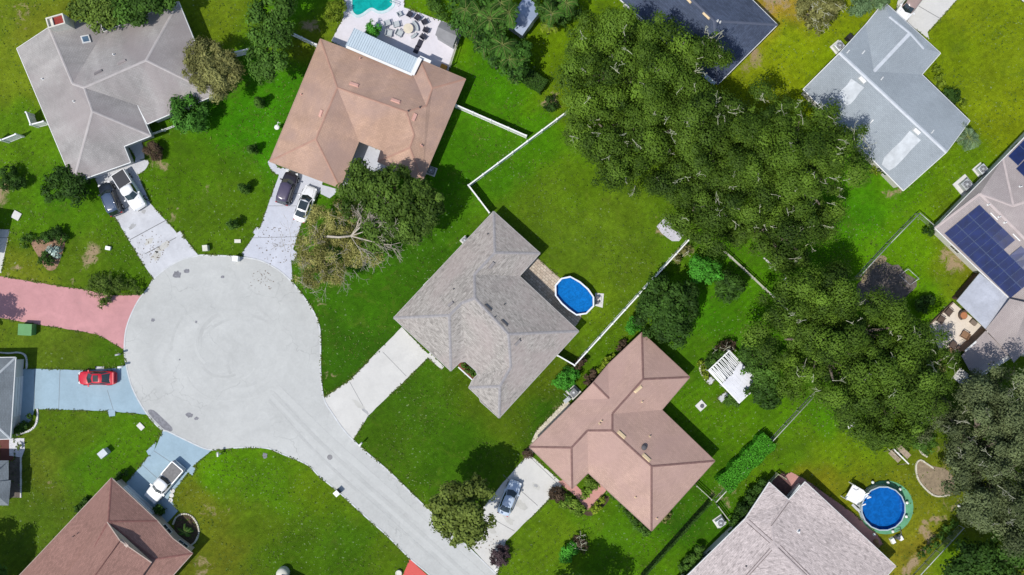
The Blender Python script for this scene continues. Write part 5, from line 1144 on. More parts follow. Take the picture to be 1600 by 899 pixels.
def car(label, kind, u, v, du, dv, L, Wd, paint, cat='car', bed=None, group='vehicles parked on the driveways', extra=None, name='parked_car', roofmat=None):
    a = math.atan2(-dv, du); p = P(u, v, .7); p.z = .055 if cat != 'x' else 0; rt = root(name, (p.x, p.y, .04), label, cat, group, a)
    hw = Wd / 2; pr = PROF[kind]; X = lambda f: (f - .5) * L; mb = MB(); rings = []
    def top(f):
        for (f0, _, z0), (f1, _, z1) in zip(pr, pr[1:]):
            if f <= f1: return z0 + (z1 - z0) * (f - f0) / (f1 - f0)
    def wid(f):
        for (f0, w0, _), (f1, w1, _) in zip(pr, pr[1:]):
            if f <= f1: return w0 + (w1 - w0) * (f - f0) / (f1 - f0)
    fs = sorted(set([q[0] for q in pr] + [.15, .3, .35, .45, .55, .65, .8, .9]))
    for f in fs:
        w = wid(f) * hw; z = top(f); half = [(0, z + .025), (w * .5, z + .015), (w * .84, z - .01), (w * .955, z - .08), (w, z - .24), (w * .99, .48), (w * .96, .30), (w * .85, .22), (0, .20)]
        ring = [(X(f), y, zz) for y, zz in half] + [(X(f), -y, zz) for y, zz in half[-2:0:-1]]; rings.append(ring)
    k = len(rings[0]); V = [q for r_ in rings for q in r_]
    F = [(i * k + j, i * k + (j + 1) % k, (i + 1) * k + (j + 1) % k, (i + 1) * k + j) for i in range(len(rings) - 1) for j in range(k)]
    F += [tuple(range(k)), tuple(range(len(V) - 1, len(V) - 1 - k, -1))]; F = [f[::-1] for f in F]
    mb.idx(V, F, 0, True); body = mb.build('body', paint, rt, local=True)
    sb = body.modifiers.new('smooth', 'SUBSURF'); sb.levels = 1; sb.render_levels = 1
    rb, rr, rf, wb, rh, rw = CAB[kind]; zb = top((rb + wb) / 2) - .02; bw = .90 * hw; rw = rw * hw
    bow = .14
    base = [(X(rb), -bw * .86), (X(rb) - bow * .7, 0), (X(rb), bw * .86), (X((rb + rr) / 2) + .1, bw), (X(rf), bw * 1.0), (X(wb) - .12, bw * .86), (X(wb) + bow, 0), (X(wb) - .12, -bw * .86), (X(rf), -bw), (X((rb + rr) / 2) + .1, -bw)]
    roof = [(X(rr), -rw * .9), (X(rr) - bow * .5, 0), (X(rr), rw * .9), (X(rr) + .25, rw), (X(rf) - .2, rw), (X(rf), rw * .88), (X(rf) + bow, 0), (X(rf), -rw * .88), (X(rf) - .2, -rw), (X(rr) + .25, -rw)]
    zc = [rh - .07, rh - .03, rh - .07, rh - .04, rh - .03, rh - .07, rh - .05, rh - .07, rh - .03, rh - .04]
    B_ = [Vector((x, y, (top(max(0.0, min(1, x / L + .5))) - .03))) for x, y in base]; R_ = [Vector((x, y, z)) for (x, y), z in zip(roof, zc)]
    mb = MB(); n = 10; ctr = Vector(((X(rr) + X(rf)) / 2, 0, rh + .015)); In = [q.lerp(ctr, .35) + Vector((0, 0, .035)) for q in R_]
    mb.idx(B_ + R_ + In + [ctr + Vector((0, 0, .01))], [(i, (i + 1) % n, n + (i + 1) % n, n + i) for i in range(n)] + [(n + i, n + (i + 1) % n, 2 * n + (i + 1) % n, 2 * n + i) for i in range(n)] + [(2 * n + i, 2 * n + (i + 1) % n, 3 * n) for i in range(n)], 0, True)
    mb.f = [f for f in mb.f]; cb = mb.build('cabin', roofmat or paint, rt, local=True)
    def pane(idx, ins=.09, nm='windshield', mid=True):
        g = MB()
        for s in range(len(idx) - 1):
            i, j = idx[s], idx[s + 1]; q = [B_[i], B_[j], R_[j], R_[i]]; c = sum(q, Vector()) / 4; N = (q[1] - q[0]).cross(q[3] - q[0]).normalized()
            if N.dot(c - Vector((ctr.x, 0, .8))) < 0: N = -N
            lo, hi = ins, ins * .9; A0 = q[0].lerp(q[3], lo); A1 = q[1].lerp(q[2], lo); A2 = q[1].lerp(q[2], 1 - hi); A3 = q[0].lerp(q[3], 1 - hi)
            if s == 0: A0 = A0.lerp(A1, .07); A3 = A3.lerp(A2, .07)
            if s == len(idx) - 2: A1 = A1.lerp(A0, .07); A2 = A2.lerp(A3, .07)
            g.face([p_ + N * .014 for p_ in (A0, A1, A2, A3)], 0, True)
        g.build(nm, CG, rt, local=True)
    pane([5, 6, 7], .06); pane([0, 1, 2], .08, 'rear_window'); pane([2, 3, 4, 5], .10, 'side_window'); pane([7, 8, 9, 0], .10, 'side_window')
    for s in (-1, 1):
        for f in (.19, .81):
            w = MB(); y = s * (hw * .90); c = Vector((X(f), y, .33)); w.tube([c - Vector((0, .11, 0)), c + Vector((0, .11, 0))], .33, 18); wo = w.build('wheel', TYRE, rt, local=True)
            w = MB(); w.tube([c + Vector((0, s * .10, 0)), c + Vector((0, s * .125, 0))], .20, 12); w.build('rim', RIM, wo, local=True)
        m_ = MB(); m_.box((X(wb) - .28, s * (bw + .12), zb + .10), (.16, .22, .14)); m_.build('mirror', paint, rt, local=True)
        m_ = MB(); f = .955; m_.box((X(f), s * wid(f) * hw * .80, top(f) - .07), (.26, .28, .12), -s * .5); m_.build('headlight', LMP, rt, local=True)
        m_ = MB(); f = .018; m_.box((X(f), s * wid(f) * hw * .80, top(f) - .14), (.12, .26, .14), s * .25); m_.build('tail_light', RED, rt, local=True)
    m_ = MB(); m_.box((X(.992), 0, .42), (.12, hw * 1.1, .16)); m_.build('grille', BLK, rt, local=True)
    m_ = MB(); zz = top(.86)
    for s in (-1, 1): m_.tube([Vector((X(.76), s * hw * .62, top(.76) + .018)), Vector((X(.94), s * hw * .50, top(.94) + .02))], .012, 4)
    m_.build('bonnet_crease', M('gap_dark', (.03, .03, .03), .8), rt, local=True)
    if bed is not None:
        m_ = MB(); m_.box((X(.195), 0, 1.16), (L * .345, Wd * .83, .05)); m_.build('tonneau_cover', bed, rt, local=True)
        m_ = MB(); 
        for s in (-1, 1): m_.box((X(.195), s * hw * .90, 1.17), (L * .36, .09, .06))
        m_.box((X(.012), 0, 1.15), (.08, Wd * .88, .08)); m_.build('bed_rail', paint, rt, local=True)
    if extra == 'sunroof':
        m_ = MB(); m_.box(((X(rr) + X(rf)) / 2 + .1, 0, rh + .045), (.62, .78, .02)); m_.build('sunroof', CG, rt, local=True)
        m_ = MB(); m_.box((X(.035), 0, 1.06), (.20, Wd * .80, .04)); m_.box((X(.05), .5, .98), (.1, .05, .14)); m_.box((X(.05), -.5, .98), (.1, .05, .14)); m_.build('spoiler', paint, rt, local=True)
    if extra == 'panorama':
        m_ = MB(); m_.box(((X(rr) + X(rf)) / 2 + .05, 0, rh + .045), ((X(rf) - X(rr)) * .86, hw * 1.12, .02)); m_.build('sunroof', CG, rt, local=True)
    if extra == 'rack':
        for s in (-1, 1): m_ = MB(); m_.tube([Vector((X(rr) + .1, s * rw * .9, rh + .04)), Vector((X(rf) - .1, s * rw * .9, rh + .06))], .03, 6); m_.build('roof_rail', CHR, rt, local=True)
    return rt
car('black suv with sky reflection painted into its blue roof on the stained white driveway', 'suv', 173, 311, -20, -48, 4.3, 1.8, paint_mat('paint_black', (.012, .018, .028)), 'suv', extra='rack', roofmat=paint_mat('paint_sky_reflection', (.06, .09, .15)), name='suv')  # sky reflection put into the roof base colour
car('white pickup truck with a black bed cover on the stained white driveway', 'pickup', 203, 298, 35, 55, 5.3, 1.95, paint_mat('paint_white', (.80, .80, .79)), 'pickup truck', bed=M('cover_black', (.025, .027, .035), .5), name='pickup_truck')
car('dark purple suv beside the white sedan on the lavender driveway', 'suv', 449, 294, 16, -47, 4.25, 1.82, paint_mat('paint_plum', (.022, .018, .026)), 'suv', name='suv', roofmat=paint_mat('paint_plum_roof', (.075, .06, .10)))
car('white sedan with a dark glass roof on the lavender driveway', 'sedan', 477, 319, 19, -52, 4.6, 1.85, MATS['paint_white'], extra='panorama')
car('small red sports car with a sunroof on the pale blue driveway', 'coupe', 151, 591, -60, 0, 4.7, 1.8, paint_mat('paint_red', (.56, .012, .03)), extra='sunroof', name='sports_car')
car('white pickup truck with a grey bed cover on the blue painted driveway', 'pickup', 257, 754, -48, 56, 5.7, 2.0, MATS['paint_white'], 'pickup truck', bed=M('cover_grey', (.17, .165, .16), .7, var=.2, scale=3), name='pickup_truck')
car('silver blue sedan parked beside the round street tree', 'sedan', 796, 778, 22, -53, 4.55, 1.8, paint_mat('paint_silver', (.46, .54, .64)))
car('car with a tan roof at the top edge by the blue grey house', 'suv', 1421, 8, -22, 30, 4.6, 1.9, MATS['paint_white'], roofmat=paint_mat('paint_tan', (.33, .24, .21)))

# ---------------------------------------------------------------- pools
def raised_pool(label, outer, z, wl, rimw, liner, rim, water, capn=False):
    pts = [P(u, v, z) for u, v in outer]; c = sum(pts, Vector()) / len(pts); n = len(pts); rt = root('swimming_pool', (c.x, c.y, 0), label, 'pool')
    a = sum(pts[i].xy.cross(pts[(i + 1) % n].xy) for i in range(n))
    if a < 0: pts = pts[::-1]
    inn = [c + (p - c) * (1 - rimw / (p - c).length) for p in pts]; wo = [c + (p - c) * (1 - rimw * .5 / (p - c).length) for p in pts]; mb = MB()
    for i in range(n):
        j = (i + 1) % n; mb.face([pts[i], pts[j], inn[j], inn[i]], 0); d = Vector((0, 0, .09)); mb.face([pts[i] - d, pts[j] - d, pts[j], pts[i]], 0); mb.face([inn[j] - d, inn[i] - d, inn[i], inn[j]][::1], 0)
    mb.build('rim', rim, rt); mb = MB()
    for i in range(n):
        j = (i + 1) % n; f = lambda q, zz: Vector((q.x, q.y, zz))
        mb.face([f(wo[i], 0), f(wo[j], 0), f(wo[j], z - .05), f(wo[i], z - .05)], 0); mb.face([f(inn[j], .0), f(inn[i], .0), f(inn[i], z - .03), f(inn[j], z - .03)], 1)
    mb.build('wall', [M('pool_wall', (.55, .60, .62), .6), liner], rt)
    mb = MB(); mb.face([(q.x, q.y, wl) for q in inn]); mb.build('water', water, rt)
    for i in range(n):
        q = wo[i]; mb = MB(); mb.box((q.x, q.y, z * .5), (.12, .12, z - .02), math.atan2(q.y - c.y, q.x - c.x)); mb.build('upright', rim, rt)
    return rt, pts, c
LIN = M('pool_liner', (.004, .07, .30), .5); WAT = water_mat('pool_water', (.003, .135, .42)); WAT2 = water_mat('pool_water_deep', (.003, .100, .36), 1.8)
raised_pool('oval above ground pool with a white rim behind the grey shingle house', [(891,431.5),(876.7,434.5),(867,445.6),(867,462),(876.7,475),(888,485),(901,493.5),(916.7,491),(928.5,479),(928.5,464.5),(920,451.7),(906.7,440)], 1.3, .72, .20, LIN, M('rim_white', (.72, .75, .77), .5), WAT)
mb = MB(); p = P(936,469,0); slab_ = mb
mb.prism([P(930,458), P(943.5,459), P(941.5,481), P(930,478)], 0, .08); o = mb.single('pump_pad', M('pad_white', alb(226, 224, 218), .8), tuple(p), 'white pad with a pool pump and hose at the end of the oval pool', 'pump pad')
mb = MB(); mb.cyl((p.x - .25, p.y + .3, .08), .2, .6, 12); mb.box((p.x - .2, p.y - .3, .25), (.5, .25, .3), .6); mb.build('pump', M('grey_dark', (.10, .10, .11), .5), o)
mb = MB(); mb.tube([p + Vector((-.1, .4, .3)), p + Vector((.25, .45, .15)), p + Vector((.3, 0, .12)), p + Vector((-.1, -.5, .12)), p + Vector((-.45, -.55, .5))], .04, 6); mb.build('hose', M('hose_grey', (.5, .5, .52), .5), o)
cx, cy, R0 = 1380.5, 795, 35.2
oc = [(cx + R0 * math.cos(2 * math.pi * (i + .5) / 16), cy + R0 * math.sin(2 * math.pi * (i + .5) / 16)) for i in range(16)]
raised_pool('round above ground pool on a green base next to the white deck', oc, 1.3, .62, .14, LIN, M('rim_bluegrey', (.40, .47, .52), .5), WAT2)
slab('pool_base', [(1382 + 43 * math.cos(t * math.pi / 14) + 2, 793 + 42 * math.sin(t * math.pi / 14)) for t in range(28)], M('green_base', alb(104, 168, 128), .9, var=.25, scale=.8, fine=.1), .05, 'green pad around the round pool')
for i, (u, v) in enumerate([(1387.7,754.6),(1406.7,765),(1417.6,786),(1416.5,807.5),(1395.5,831),(1366,835.6),(1364,754)]):
    p = P(u, v, .5); rt = root('garden_lamp', (p.x, p.y, .05), 'white capped garden lamp around the round pool, ' + ['at the top centre', 'upper right of the pool', 'right of the pool', 'lower right of the pool', 'just below the pool by the pump', 'lower left by the house', 'upper left by the white deck'][i], 'garden lamp', 'white lamps around the round pool')
    mb = MB(); mb.cyl((p.x, p.y, .05), .05, .42, 8); mb.build('post', VIN, rt); mb = MB(); mb.dome((p.x, p.y, .47), .19, .14, 12, 3); mb.cyl((p.x, p.y, .44), .19, .03, 12); mb.build('cap', M('cap_white', (.8, .8, .76), .5), rt)
# deck square by the round pool
q = [P(1333,757,1.25), P(1320,779,1.25), P(1339,789,1.25), P(1357,775,1.25), P(1349,766,1.25)]; c = sum(q, Vector()) / 5; rt = root('pool_deck_platform', (c.x, c.y, 0), 'white raised deck with steps at the upper left of the round pool', 'deck')
mb = MB(); mb.prism(q, 1.17, 1.25); mb.build('platform', VIN, rt)
for p in q[:4]: mb = MB(); mb.box((p.x * .995 + c.x * .005, p.y * .995 + c.y * .005, .95), (.1, .1, 1.9)); mb.build('post', VIN, rt)
mb = MB()
for i, (u, v) in enumerate([(1335,792),(1340,796),(1345,800)]): p = P(u, v, .8); mb.box((p.x, p.y, 1.0 - .28 * i), (1.0, .3, .05), math.radians(-45))
mb.build('steps', M('step_grey', (.5, .5, .5), .7), rt)
mb = MB(); p = P(1337, 765, 1.3); mb.tube([p + Vector((-.3, .1, .05)), p + Vector((0, -.1, .12)), p + Vector((.35, .05, .05))], .03, 6); mb.build('handle', M('grey_mid', (.4, .4, .42), .5), rt)
mb = MB()
for i, (u, v) in enumerate([(1355,772),(1358,778),(1350,789)]): p = P(u, v, 1.45); mb.box((p.x, p.y, 1.4), (.5, .14, .08), math.radians(20))
mb.build('ladder_cap', VIN, rt)
p = P(1400, 843, 0); rt = root('pump_set', (p.x, p.y, 0), 'white sand filter and pump below the round pool', 'pool pump')
mb = MB(); mb.box((p.x - .5, p.y - .1, .2), (.55, .8, .4), .5, taper=.8); mb.box((p.x + .5, p.y + .25, .2), (.5, .7, .4), .5, taper=.8); mb.build('housing', VIN, rt)
mb = MB(); mb.cyl((p.x + .05, p.y + .35, 0), .3, .7, 12, r2=.22); mb.build('filter_tank', M('grey_dark', 0), rt)
mb = MB(); mb.tube([p + Vector((0, .3, .6)), p + Vector((.5, .9, .4)), p + Vector((.3, 1.4, .5)), p + Vector((-.3, 1.3, .7))], .05, 6); mb.build('hose', M('grey_dark', 0), rt)
p = P(1371, 850, .3); mb = MB(); mb.dome((p.x - .1, p.y + .25, .03), .35, .4, 10, 3); mb.dome((p.x + .15, p.y - .3, .03), .28, .35, 10, 3); mb.single('boulder', M('boulder_tan', alb(176, 140, 104), .9, var=.3, scale=3), (p.x, p.y, 0), 'pair of tan rocks in the shade below the round pool', 'rocks')
# in ground pool
px = catmull([(555,-25),(549,-5),(548.6,12),(551,21),(558,26),(567,23.5),(580,15),(590,19.3),(600,19.3),(609,14.5),(615,7),(612,-8),(600,-26),(575,-30)], 5, True)
pts = [P(u, v, .0) for u, v in px]; c = sum(pts, Vector()) / len(pts); rt = root('in_ground_pool', (c.x, c.y, 0), 'turquoise kidney shaped pool cut by the top edge', 'pool')
mb = MB(); mb.face([(p.x, p.y, .062) for p in pts][::-1]); mb.build('water', water_mat('pool_turquoise', (.004, .30, .27), 1.2), rt)
mb = MB(); strip(mb, px, .36, .05, .11, 0, True); mb.build('coping', M('coping', alb(206, 226, 228), .7), rt)
mb = MB(); a, b = P(610,4,.4), P(622,9,.4)
for k in (0, .3): mb.tube([Vector((a.x, a.y + k, .06)), Vector((a.x, a.y + k, .7)), Vector((b.x, b.y + k, .7)), Vector((b.x, b.y + k, .06))], .035, 8)
mb.build('handrail', VIN, rt)

# ---------------------------------------------------------------- furniture
def chair(label, u, v, ang, mat, group, seat=.5, h=.85, cat='chair', z0=.05, arms=True, name='patio_chair'):
    p = P(u, v, .5); rt = root(name, (p.x, p.y, z0), label, cat, group, ang); L = True
    mb = MB(); mb.box((0, 0, .42), (seat, seat, .07)); mb.build('seat', mat, rt, local=L)
    mb = MB(); mb.box((-seat * .52, 0, .42 + (h - .42) / 2), (.07, seat, h - .42), rx=Matrix.Rotation(-.18, 3, 'Y')); mb.build('backrest', mat, rt, local=L)
    for sx in (-1, 1):
        for sy in (-1, 1): mb = MB(); mb.box((sx * seat * .42, sy * seat * .42, .2), (.05, .05, .4)); mb.build('leg', mat, rt, local=L)
    if arms:
        for sy in (-1, 1): mb = MB(); mb.box((0, sy * seat * .52, .62), (seat, .07, .05)); mb.box((seat * .4, sy * seat * .52, .52), (.05, .05, .2)); mb.build('armrest', mat, rt, local=L)
    return rt
BC = M('chair_black', (.02, .02, .035), .6); WC_ = M('chair_grey_white', (.42, .45, .46), .7); BR = M('wicker_brown', (.26, .155, .09), .9, var=.25, scale=8); BRD = M('wicker_dark', (.10, .07, .055), .9)
for (u, v, a, w) in [(639.7,22.8,-.5,'first black chair of the curved row, nearest the turquoise pool'), (652,27.6,-.6,'second black chair of the curved row from the turquoise pool'), (663,34,-1.0,'third black chair of the curved row from the turquoise pool'), (665.6,47,-1.9,'fourth black chair of the curved row from the turquoise pool'), (661,57.7,-2.2,'last black chair of the curved row beside the dark mats')]:
    chair(w, u, v, a + math.pi / 2 + 1.5, BC, 'black chairs on the pool deck', .62)
for (u, v, a, w) in [(605,36,1.9,'pale slatted chair upper left of the four on the pool deck'), (619,38,1.8,'pale slatted chair upper right of the four on the pool deck'), (608,52.4,-.2,'pale slatted chair lower left next to the clipped bush'), (624,52.4,-.5,'pale slatted chair lower right near the round table'), (624.5,22,.5,'small pale chair alone near the turquoise pool')]:
    chair(w, u, v, a, WC_, 'pale chairs on the pool deck', .72 if v > 30 else .5)
p = P(638.5, 46, .4); rt = root('round_table', (p.x, p.y, .05), 'round cream table with a curved bench on the pool deck', 'table')
mb = MB(); mb.cyl((p.x, p.y, .72), .62, .05, 24); mb.build('tabletop', M('table_cream', alb(228, 216, 192), .7), rt); mb = MB(); mb.cyl((p.x, p.y, .05), .3, .05, 14); mb.cyl((p.x, p.y, .1), .06, .62, 10); mb.build('pedestal', WC_, rt)
for a0, a1, lb_ in [(-.2, 1.1, 'curved grey bench between the round table and the black chairs'), (-1.3, -.5, 'short curved grey bench at the lower right of the round table')]:
    mb = MB(); pts = [Vector((p.x + 1.05 * math.cos(a0 + (a1 - a0) * i / 8), p.y + 1.05 * math.sin(a0 + (a1 - a0) * i / 8), .45)) for i in range(9)]
    for s, e in zip(pts, pts[1:]): d = e - s; mb.box((s + e) / 2, (d.length * 1.1, .36, .07), math.atan2(d.y, d.x)); mb.box((s + e) / 2 - Vector((0, 0, .2)), (.05, .2, .4), math.atan2(d.y, d.x))
    mb.single('curved_bench', WC_, (p.x, p.y, .05), lb_, 'bench')
for (u, v, w) in [(656,68.5,'dark mat on the pool deck further from the patio roof'), (651,78,'dark mat on the pool deck touching the patio roof shadow')]:
    mb = MB(); p = P(u, v, 0); mb.box((p.x, p.y, .08), (.95, .62, .05), math.radians(66)); mb.single('doormat', BC, (p.x, p.y, .055), w, 'mat', 'dark mats on the pool deck')
# grey shed on the pool deck
def gable_shed(name, label, cs, h, rise, mroof, mwall, axis=0, cat='shed'):
    q = [P(u, v, h) for u, v in cs]; c = sum(q, Vector()) / 4; rt = root(name, (c.x, c.y, 0), label, cat)
    a, b = ((q[0] + q[1]) / 2, (q[2] + q[3]) / 2) if axis == 0 else ((q[1] + q[2]) / 2, (q[3] + q[0]) / 2); a = a + Vector((0, 0, rise)); b = b + Vector((0, 0, rise)); mb = MB()
    F_ = [[q[1], q[2], b, a], [q[3], q[0], a, b]] if axis == 0 else [[q[0], q[1], a, b], [q[2], q[3], b, a]]
    for f in F_:
        N = (f[1] - f[0]).cross(f[2] - f[0]); f = f if N.z > 0 else f[::-1]; mb.face(f, 0)
        n_ = -abs(.05) * Vector((0, 0, 1)); mb.face([x + n_ for x in f][::-1], 0)
        for i in range(4): mb.face([f[i] + n_, f[(i + 1) % 4] + n_, f[(i + 1) % 4], f[i]], 0)
    mb.build('roof', mroof, rt, uv=True); w = [c + (x - c) * .9 for x in q]; mb = MB(); mb.prism(w, 0, h - .03); mb.build('wall', mwall, rt)
    d = (w[1] - w[0]).normalized(); p = (w[0] + w[1]) / 2; n_ = Vector((d.y, -d.x, 0)); n_ = n_ if n_.dot(p - c) > 0 else -n_
    mb = MB(); mb.box((p.x + n_.x * .03, p.y + n_.y * .03, .95), (1.0, .06, 1.85), math.atan2(d.y, d.x)); mb.build('door', TRIM, rt)
    return rt
gable_shed('garden_shed', 'grey gable roofed shed at the right end of the pool deck', [(689,33),(720,44),(708,72),(680,55)], 2.1, .45, M('shed_grey', (.21, .21, .215), .7), WG, 1)
gable_shed('garden_shed', 'blue grey metal shed roof among the palms at the top', [(846,16),(816,56),(791,38),(822,-8)], 2.3, .4, M('shed_blue', alb(158, 172, 196), .5, var=.08), WG, 0)
p = P(693.5, 104.8, .4); rt = root('storage_crate', (p.x, p.y, .05), 'orange wooden box beside the tan roof at the deck corner', 'box'); mb = MB(); mb.box((p.x, p.y, .3), (.75, .5, .5), math.radians(-24)); mb.build('box', M('orange_wood', alb(196, 128, 36), .8, var=.3, scale=5), rt)
mb = MB(); mb.box((p.x, p.y, .57), (.8, .55, .04), math.radians(-24)); mb.build('lid', M('orange_lid', alb(214, 156, 60), .7), rt)
for (u, v, a, m_, w) in [(1482,488,-.7,BRD,'dark brown frame chair at the upper side of the cream terrace'), (1470,500,-.6,BRD,'dark brown frame chair nearer the oak on the cream terrace'), (1507,524,2.6,BR,'wicker armchair alone in the middle of the cream terrace')]:
    chair(w, u, v, a, m_, 'chairs on the cream terrace', .82, .8, z0=.12)
p = P(1505, 493, .4); rt = root('round_wicker_chair', (p.x, p.y, .12), 'round wicker tub chair with an orange brown cushion on the terrace', 'chair')
mb = MB(); mb.cyl((p.x, p.y, .12), .52, .35, 20); mb.build('base', BR, rt); mb = MB(); pts = [Vector((p.x + .58 * math.cos(t * .3 + .9), p.y + .58 * math.sin(t * .3 + .9), .68)) for t in range(12)]; mb.tube(pts, .09, 8); mb.tube([q - Vector((0, 0, .2)) for q in pts], .09, 8); mb.build('backrest', BRD, rt)
mb = MB(); mb.cyl((p.x, p.y, .48), .42, .1, 18); mb.build('cushion', M('cushion_tan', alb(190, 128, 90), .9), rt)
p = P(1520.5, 504, .3); mb = MB(); mb.box((p.x, p.y, .32), (.8, .5, .4), math.radians(-40)); mb.single('storage_box', M('box_taupe', (.20, .16, .13), .8), (p.x, p.y, .12), 'flat taupe box against the flat roof on the terrace', 'box')
for (u, v, a, sx, sy, w) in [(1488,539,.75,.9,.8,'dark brown square table in the lower corner of the terrace'), (1497,545,.75,.6,.6,'small brown stool beside the dark square table'), (1483,551,.75,1.2,.8,'tan outdoor sofa under the oak leaves at the terrace corner')]:
    p = P(u, v, .4); rt = root('terrace_table' if 'table' in w else ('stool' if 'stool' in w else 'sofa'), (p.x, p.y, .12), w, 'table' if 'table' in w else ('stool' if 'stool' in w else 'sofa'), None, a); m_ = BR if 'tan' in w else BRD
    mb = MB(); mb.box((0, 0, .44), (sx, sy, .08)); mb.build('top' if 'sofa' not in w else 'seat', m_, rt, local=True); 
    for s in (-1, 1):
        for t in (-1, 1): mb = MB(); mb.box((s * sx * .42, t * sy * .42, .2), (.07, .07, .4)); mb.build('leg', m_, rt, local=True)
    if 'sofa' in w: mb = MB(); mb.box((0, -sy * .5, .6), (sx, .1, .4)); mb.build('backrest', m_, rt, local=True)
a_, b_ = P(1540,514,1.2), P(1501,548,1.2); mb = MB(); d = (b_ - a_); c = (a_ + b_) / 2; mb.box((c.x, c.y, 1.15), (d.length, .12, 2.0), math.atan2(d.y, d.x)); mb.box((c.x, c.y, 2.2), (d.length, .2, .1), math.atan2(d.y, d.x), 1)
mb.single('screen_wall', [M('brown_trim', (.17, .11, .08), .8), TRIM], (c.x, c.y, 0), 'brown screen wall between the terrace and the lower shingled porch', 'wall')
a_, b_ = P(1488,473,.3), P(1450,509,.3); mb = MB(); d = (b_ - a_); c = (a_ + b_) / 2; mb.box((c.x, c.y, .25), (d.length, .16, .5), math.atan2(d.y, d.x)); mb.single('terrace_wall', M('brown_trim', 0), (c.x, c.y, 0), 'low brown edge along the upper left of the terrace', 'wall')
a_, b_ = P(1531,430,1), P(1496,468,1); mb = MB(); d = (b_ - a_); c = (a_ + b_) / 2; mb.box((c.x - .1, c.y + .1, 1.0), (d.length, .35, 1.9), math.atan2(d.y, d.x)); mb.single('brick_wall', M('brick_dark', (.10, .055, .045), .9, var=.3, scale=6), (c.x, c.y, 0), 'dark brown wall along the left of the flat patio roof', 'wall')
a_, b_ = P(1475,562,.2), P(1451,510,.2)

# pergola
q = [P(1107.7,579.4,2.3), P(1139,548,2.3), P(1187,599,2.3), P(1155.8,630,2.3)]; c = sum(q, Vector()) / 4; rt = root('pergola', (c.x, c.y, 0), 'white pergola, half open slats and half solid panels, in the right rear lawn', 'pergola')
ex = (q[3] - q[0]); ey = (q[1] - q[0]); Lx, Ly = ex.length, ey.length; rz = math.atan2(ex.y, ex.x)
rp = random.Random(8)
for i in range(17):
    t = (i + .5) / 17; o_ = q[0] + ey * t + ex * (rp.uniform(-.01, .02) if i < 12 else rp.uniform(-.05, .03)); f = rp.uniform(.36, .50) if i % 3 else rp.uniform(.48, .62); mb = MB(); mb.box((*(o_ + ex * f / 2).xy, 2.36 + rp.uniform(-.02, .05)), (Lx * f, rp.uniform(.07, .13), .08), rz + rp.uniform(-.05, .05)); mb.build('slat', VIN, rt)
for i in range(7):
    t = (i + .5) / 7; o_ = q[0] + ey * t + ex * (.40 + rp.uniform(-.04, .08)); g = .58 - (0, .0, .03, .0, .06, .12, .2)[i]; mb = MB(); mb.box((*(o_ + ex * g / 2).xy, 2.44 + .012 * (i % 2)), (Lx * g, Ly / 7 * .985, .03), rz); mb.build('roof_panel', M('panel_white', alb(232, 232, 236), .5, var=.08), rt)
for t in (0, .5, 1):
    o_ = q[0] + ex * t + ey * .5; mb = MB(); mb.box((o_.x, o_.y, 2.25), (.14, Ly, .12), rz); mb.build('beam', VIN, rt)
for t in (0, 1): o_ = q[0] + ey * t + ex * .5; mb = MB(); mb.box((o_.x, o_.y, 2.22), (Lx, .18, .2), rz); mb.build('beam', VIN, rt)
for a in (0, .5, 1):
    for t in (0, 1): o_ = q[0] + ex * a + ey * t; mb = MB(); mb.box((o_.x, o_.y, 1.08), (.13, .13, 2.16), rz); mb.build('post', VIN, rt)
slab('patio', [(1112,580),(1138,553),(1180,598),(1155,624)], MWH, .04, 'white slab under the pergola')

# ---------------------------------------------------------------- small fixed things
def ac(label, u, v, ang, s=.8, z=.08, casing=None, pad=1.2):
    p = P(u, v, .4); rt = root('air_conditioner', (p.x, p.y, 0), label, 'air conditioner', 'air conditioners beside the houses', ang)
    mb = MB(); mb.box((0, 0, .05), (s * pad * 1.15, s * pad * 1.1, .1)); mb.build('pad', M('pad_white', 0), rt, local=True)
    mb = MB(); mb.box((0, 0, .48), (s, s, .76)); mb.build('casing', casing or M('ac_grey', (.42, .44, .45), .5, .2), rt, local=True, bevel=.03)
    mb = MB(); mb.cyl((0, 0, .86), s * .42, .02, 20); mb.build('fan_well', M('grey_dark', 0), rt, local=True)
    mb = MB()
    for r_ in (.42, .3, .18): pts = [Vector((s * r_ * math.cos(t * math.pi / 8), s * r_ * math.sin(t * math.pi / 8), .90)) for t in range(17)]; mb.tube(pts, .014, 5)
    for t in range(6): mb.tube([Vector((0, 0, .9)), Vector((s * .42 * math.cos(t * 1.047), s * .42 * math.sin(t * 1.047), .9))], .014, 5)
    mb.cyl((0, 0, .88), s * .12, .04, 12); mb.build('fan_grille', M('ac_light', (.62, .64, .66), .4, .3), rt, local=True)
    return rt
ac('air conditioner beside the right wall of the tan brown house in tree shade', 674, 267, -.35, .85, casing=M('ac_dark', (.13, .14, .15), .6))
ac('small air conditioner on the upper left wall of the grey shingle house', 726, 376, .75, .7)
ac('air conditioner in a black frame beside the bright green bush', 896, 613, .75, .95, casing=M('ac_dark', 0), pad=1.35)
ac('air conditioner on grey gravel beside the pale pink grey house', 1125, 816, .6, .95, casing=M('ac_light', 0))
ac('air conditioner at the left tip of the pale blue grey roof', 1310, 73, .7, 1.0, casing=M('ac_light', 0))
ac('round fan air conditioner near the upper wall of the solar panel house', 1533, 265, .7, 1.0, casing=M('ac_light', 0))
ac('open topped blue grey unit beside the other air conditioner at the solar panel house', 1508, 289, .7, 1.1, pad=1.6)
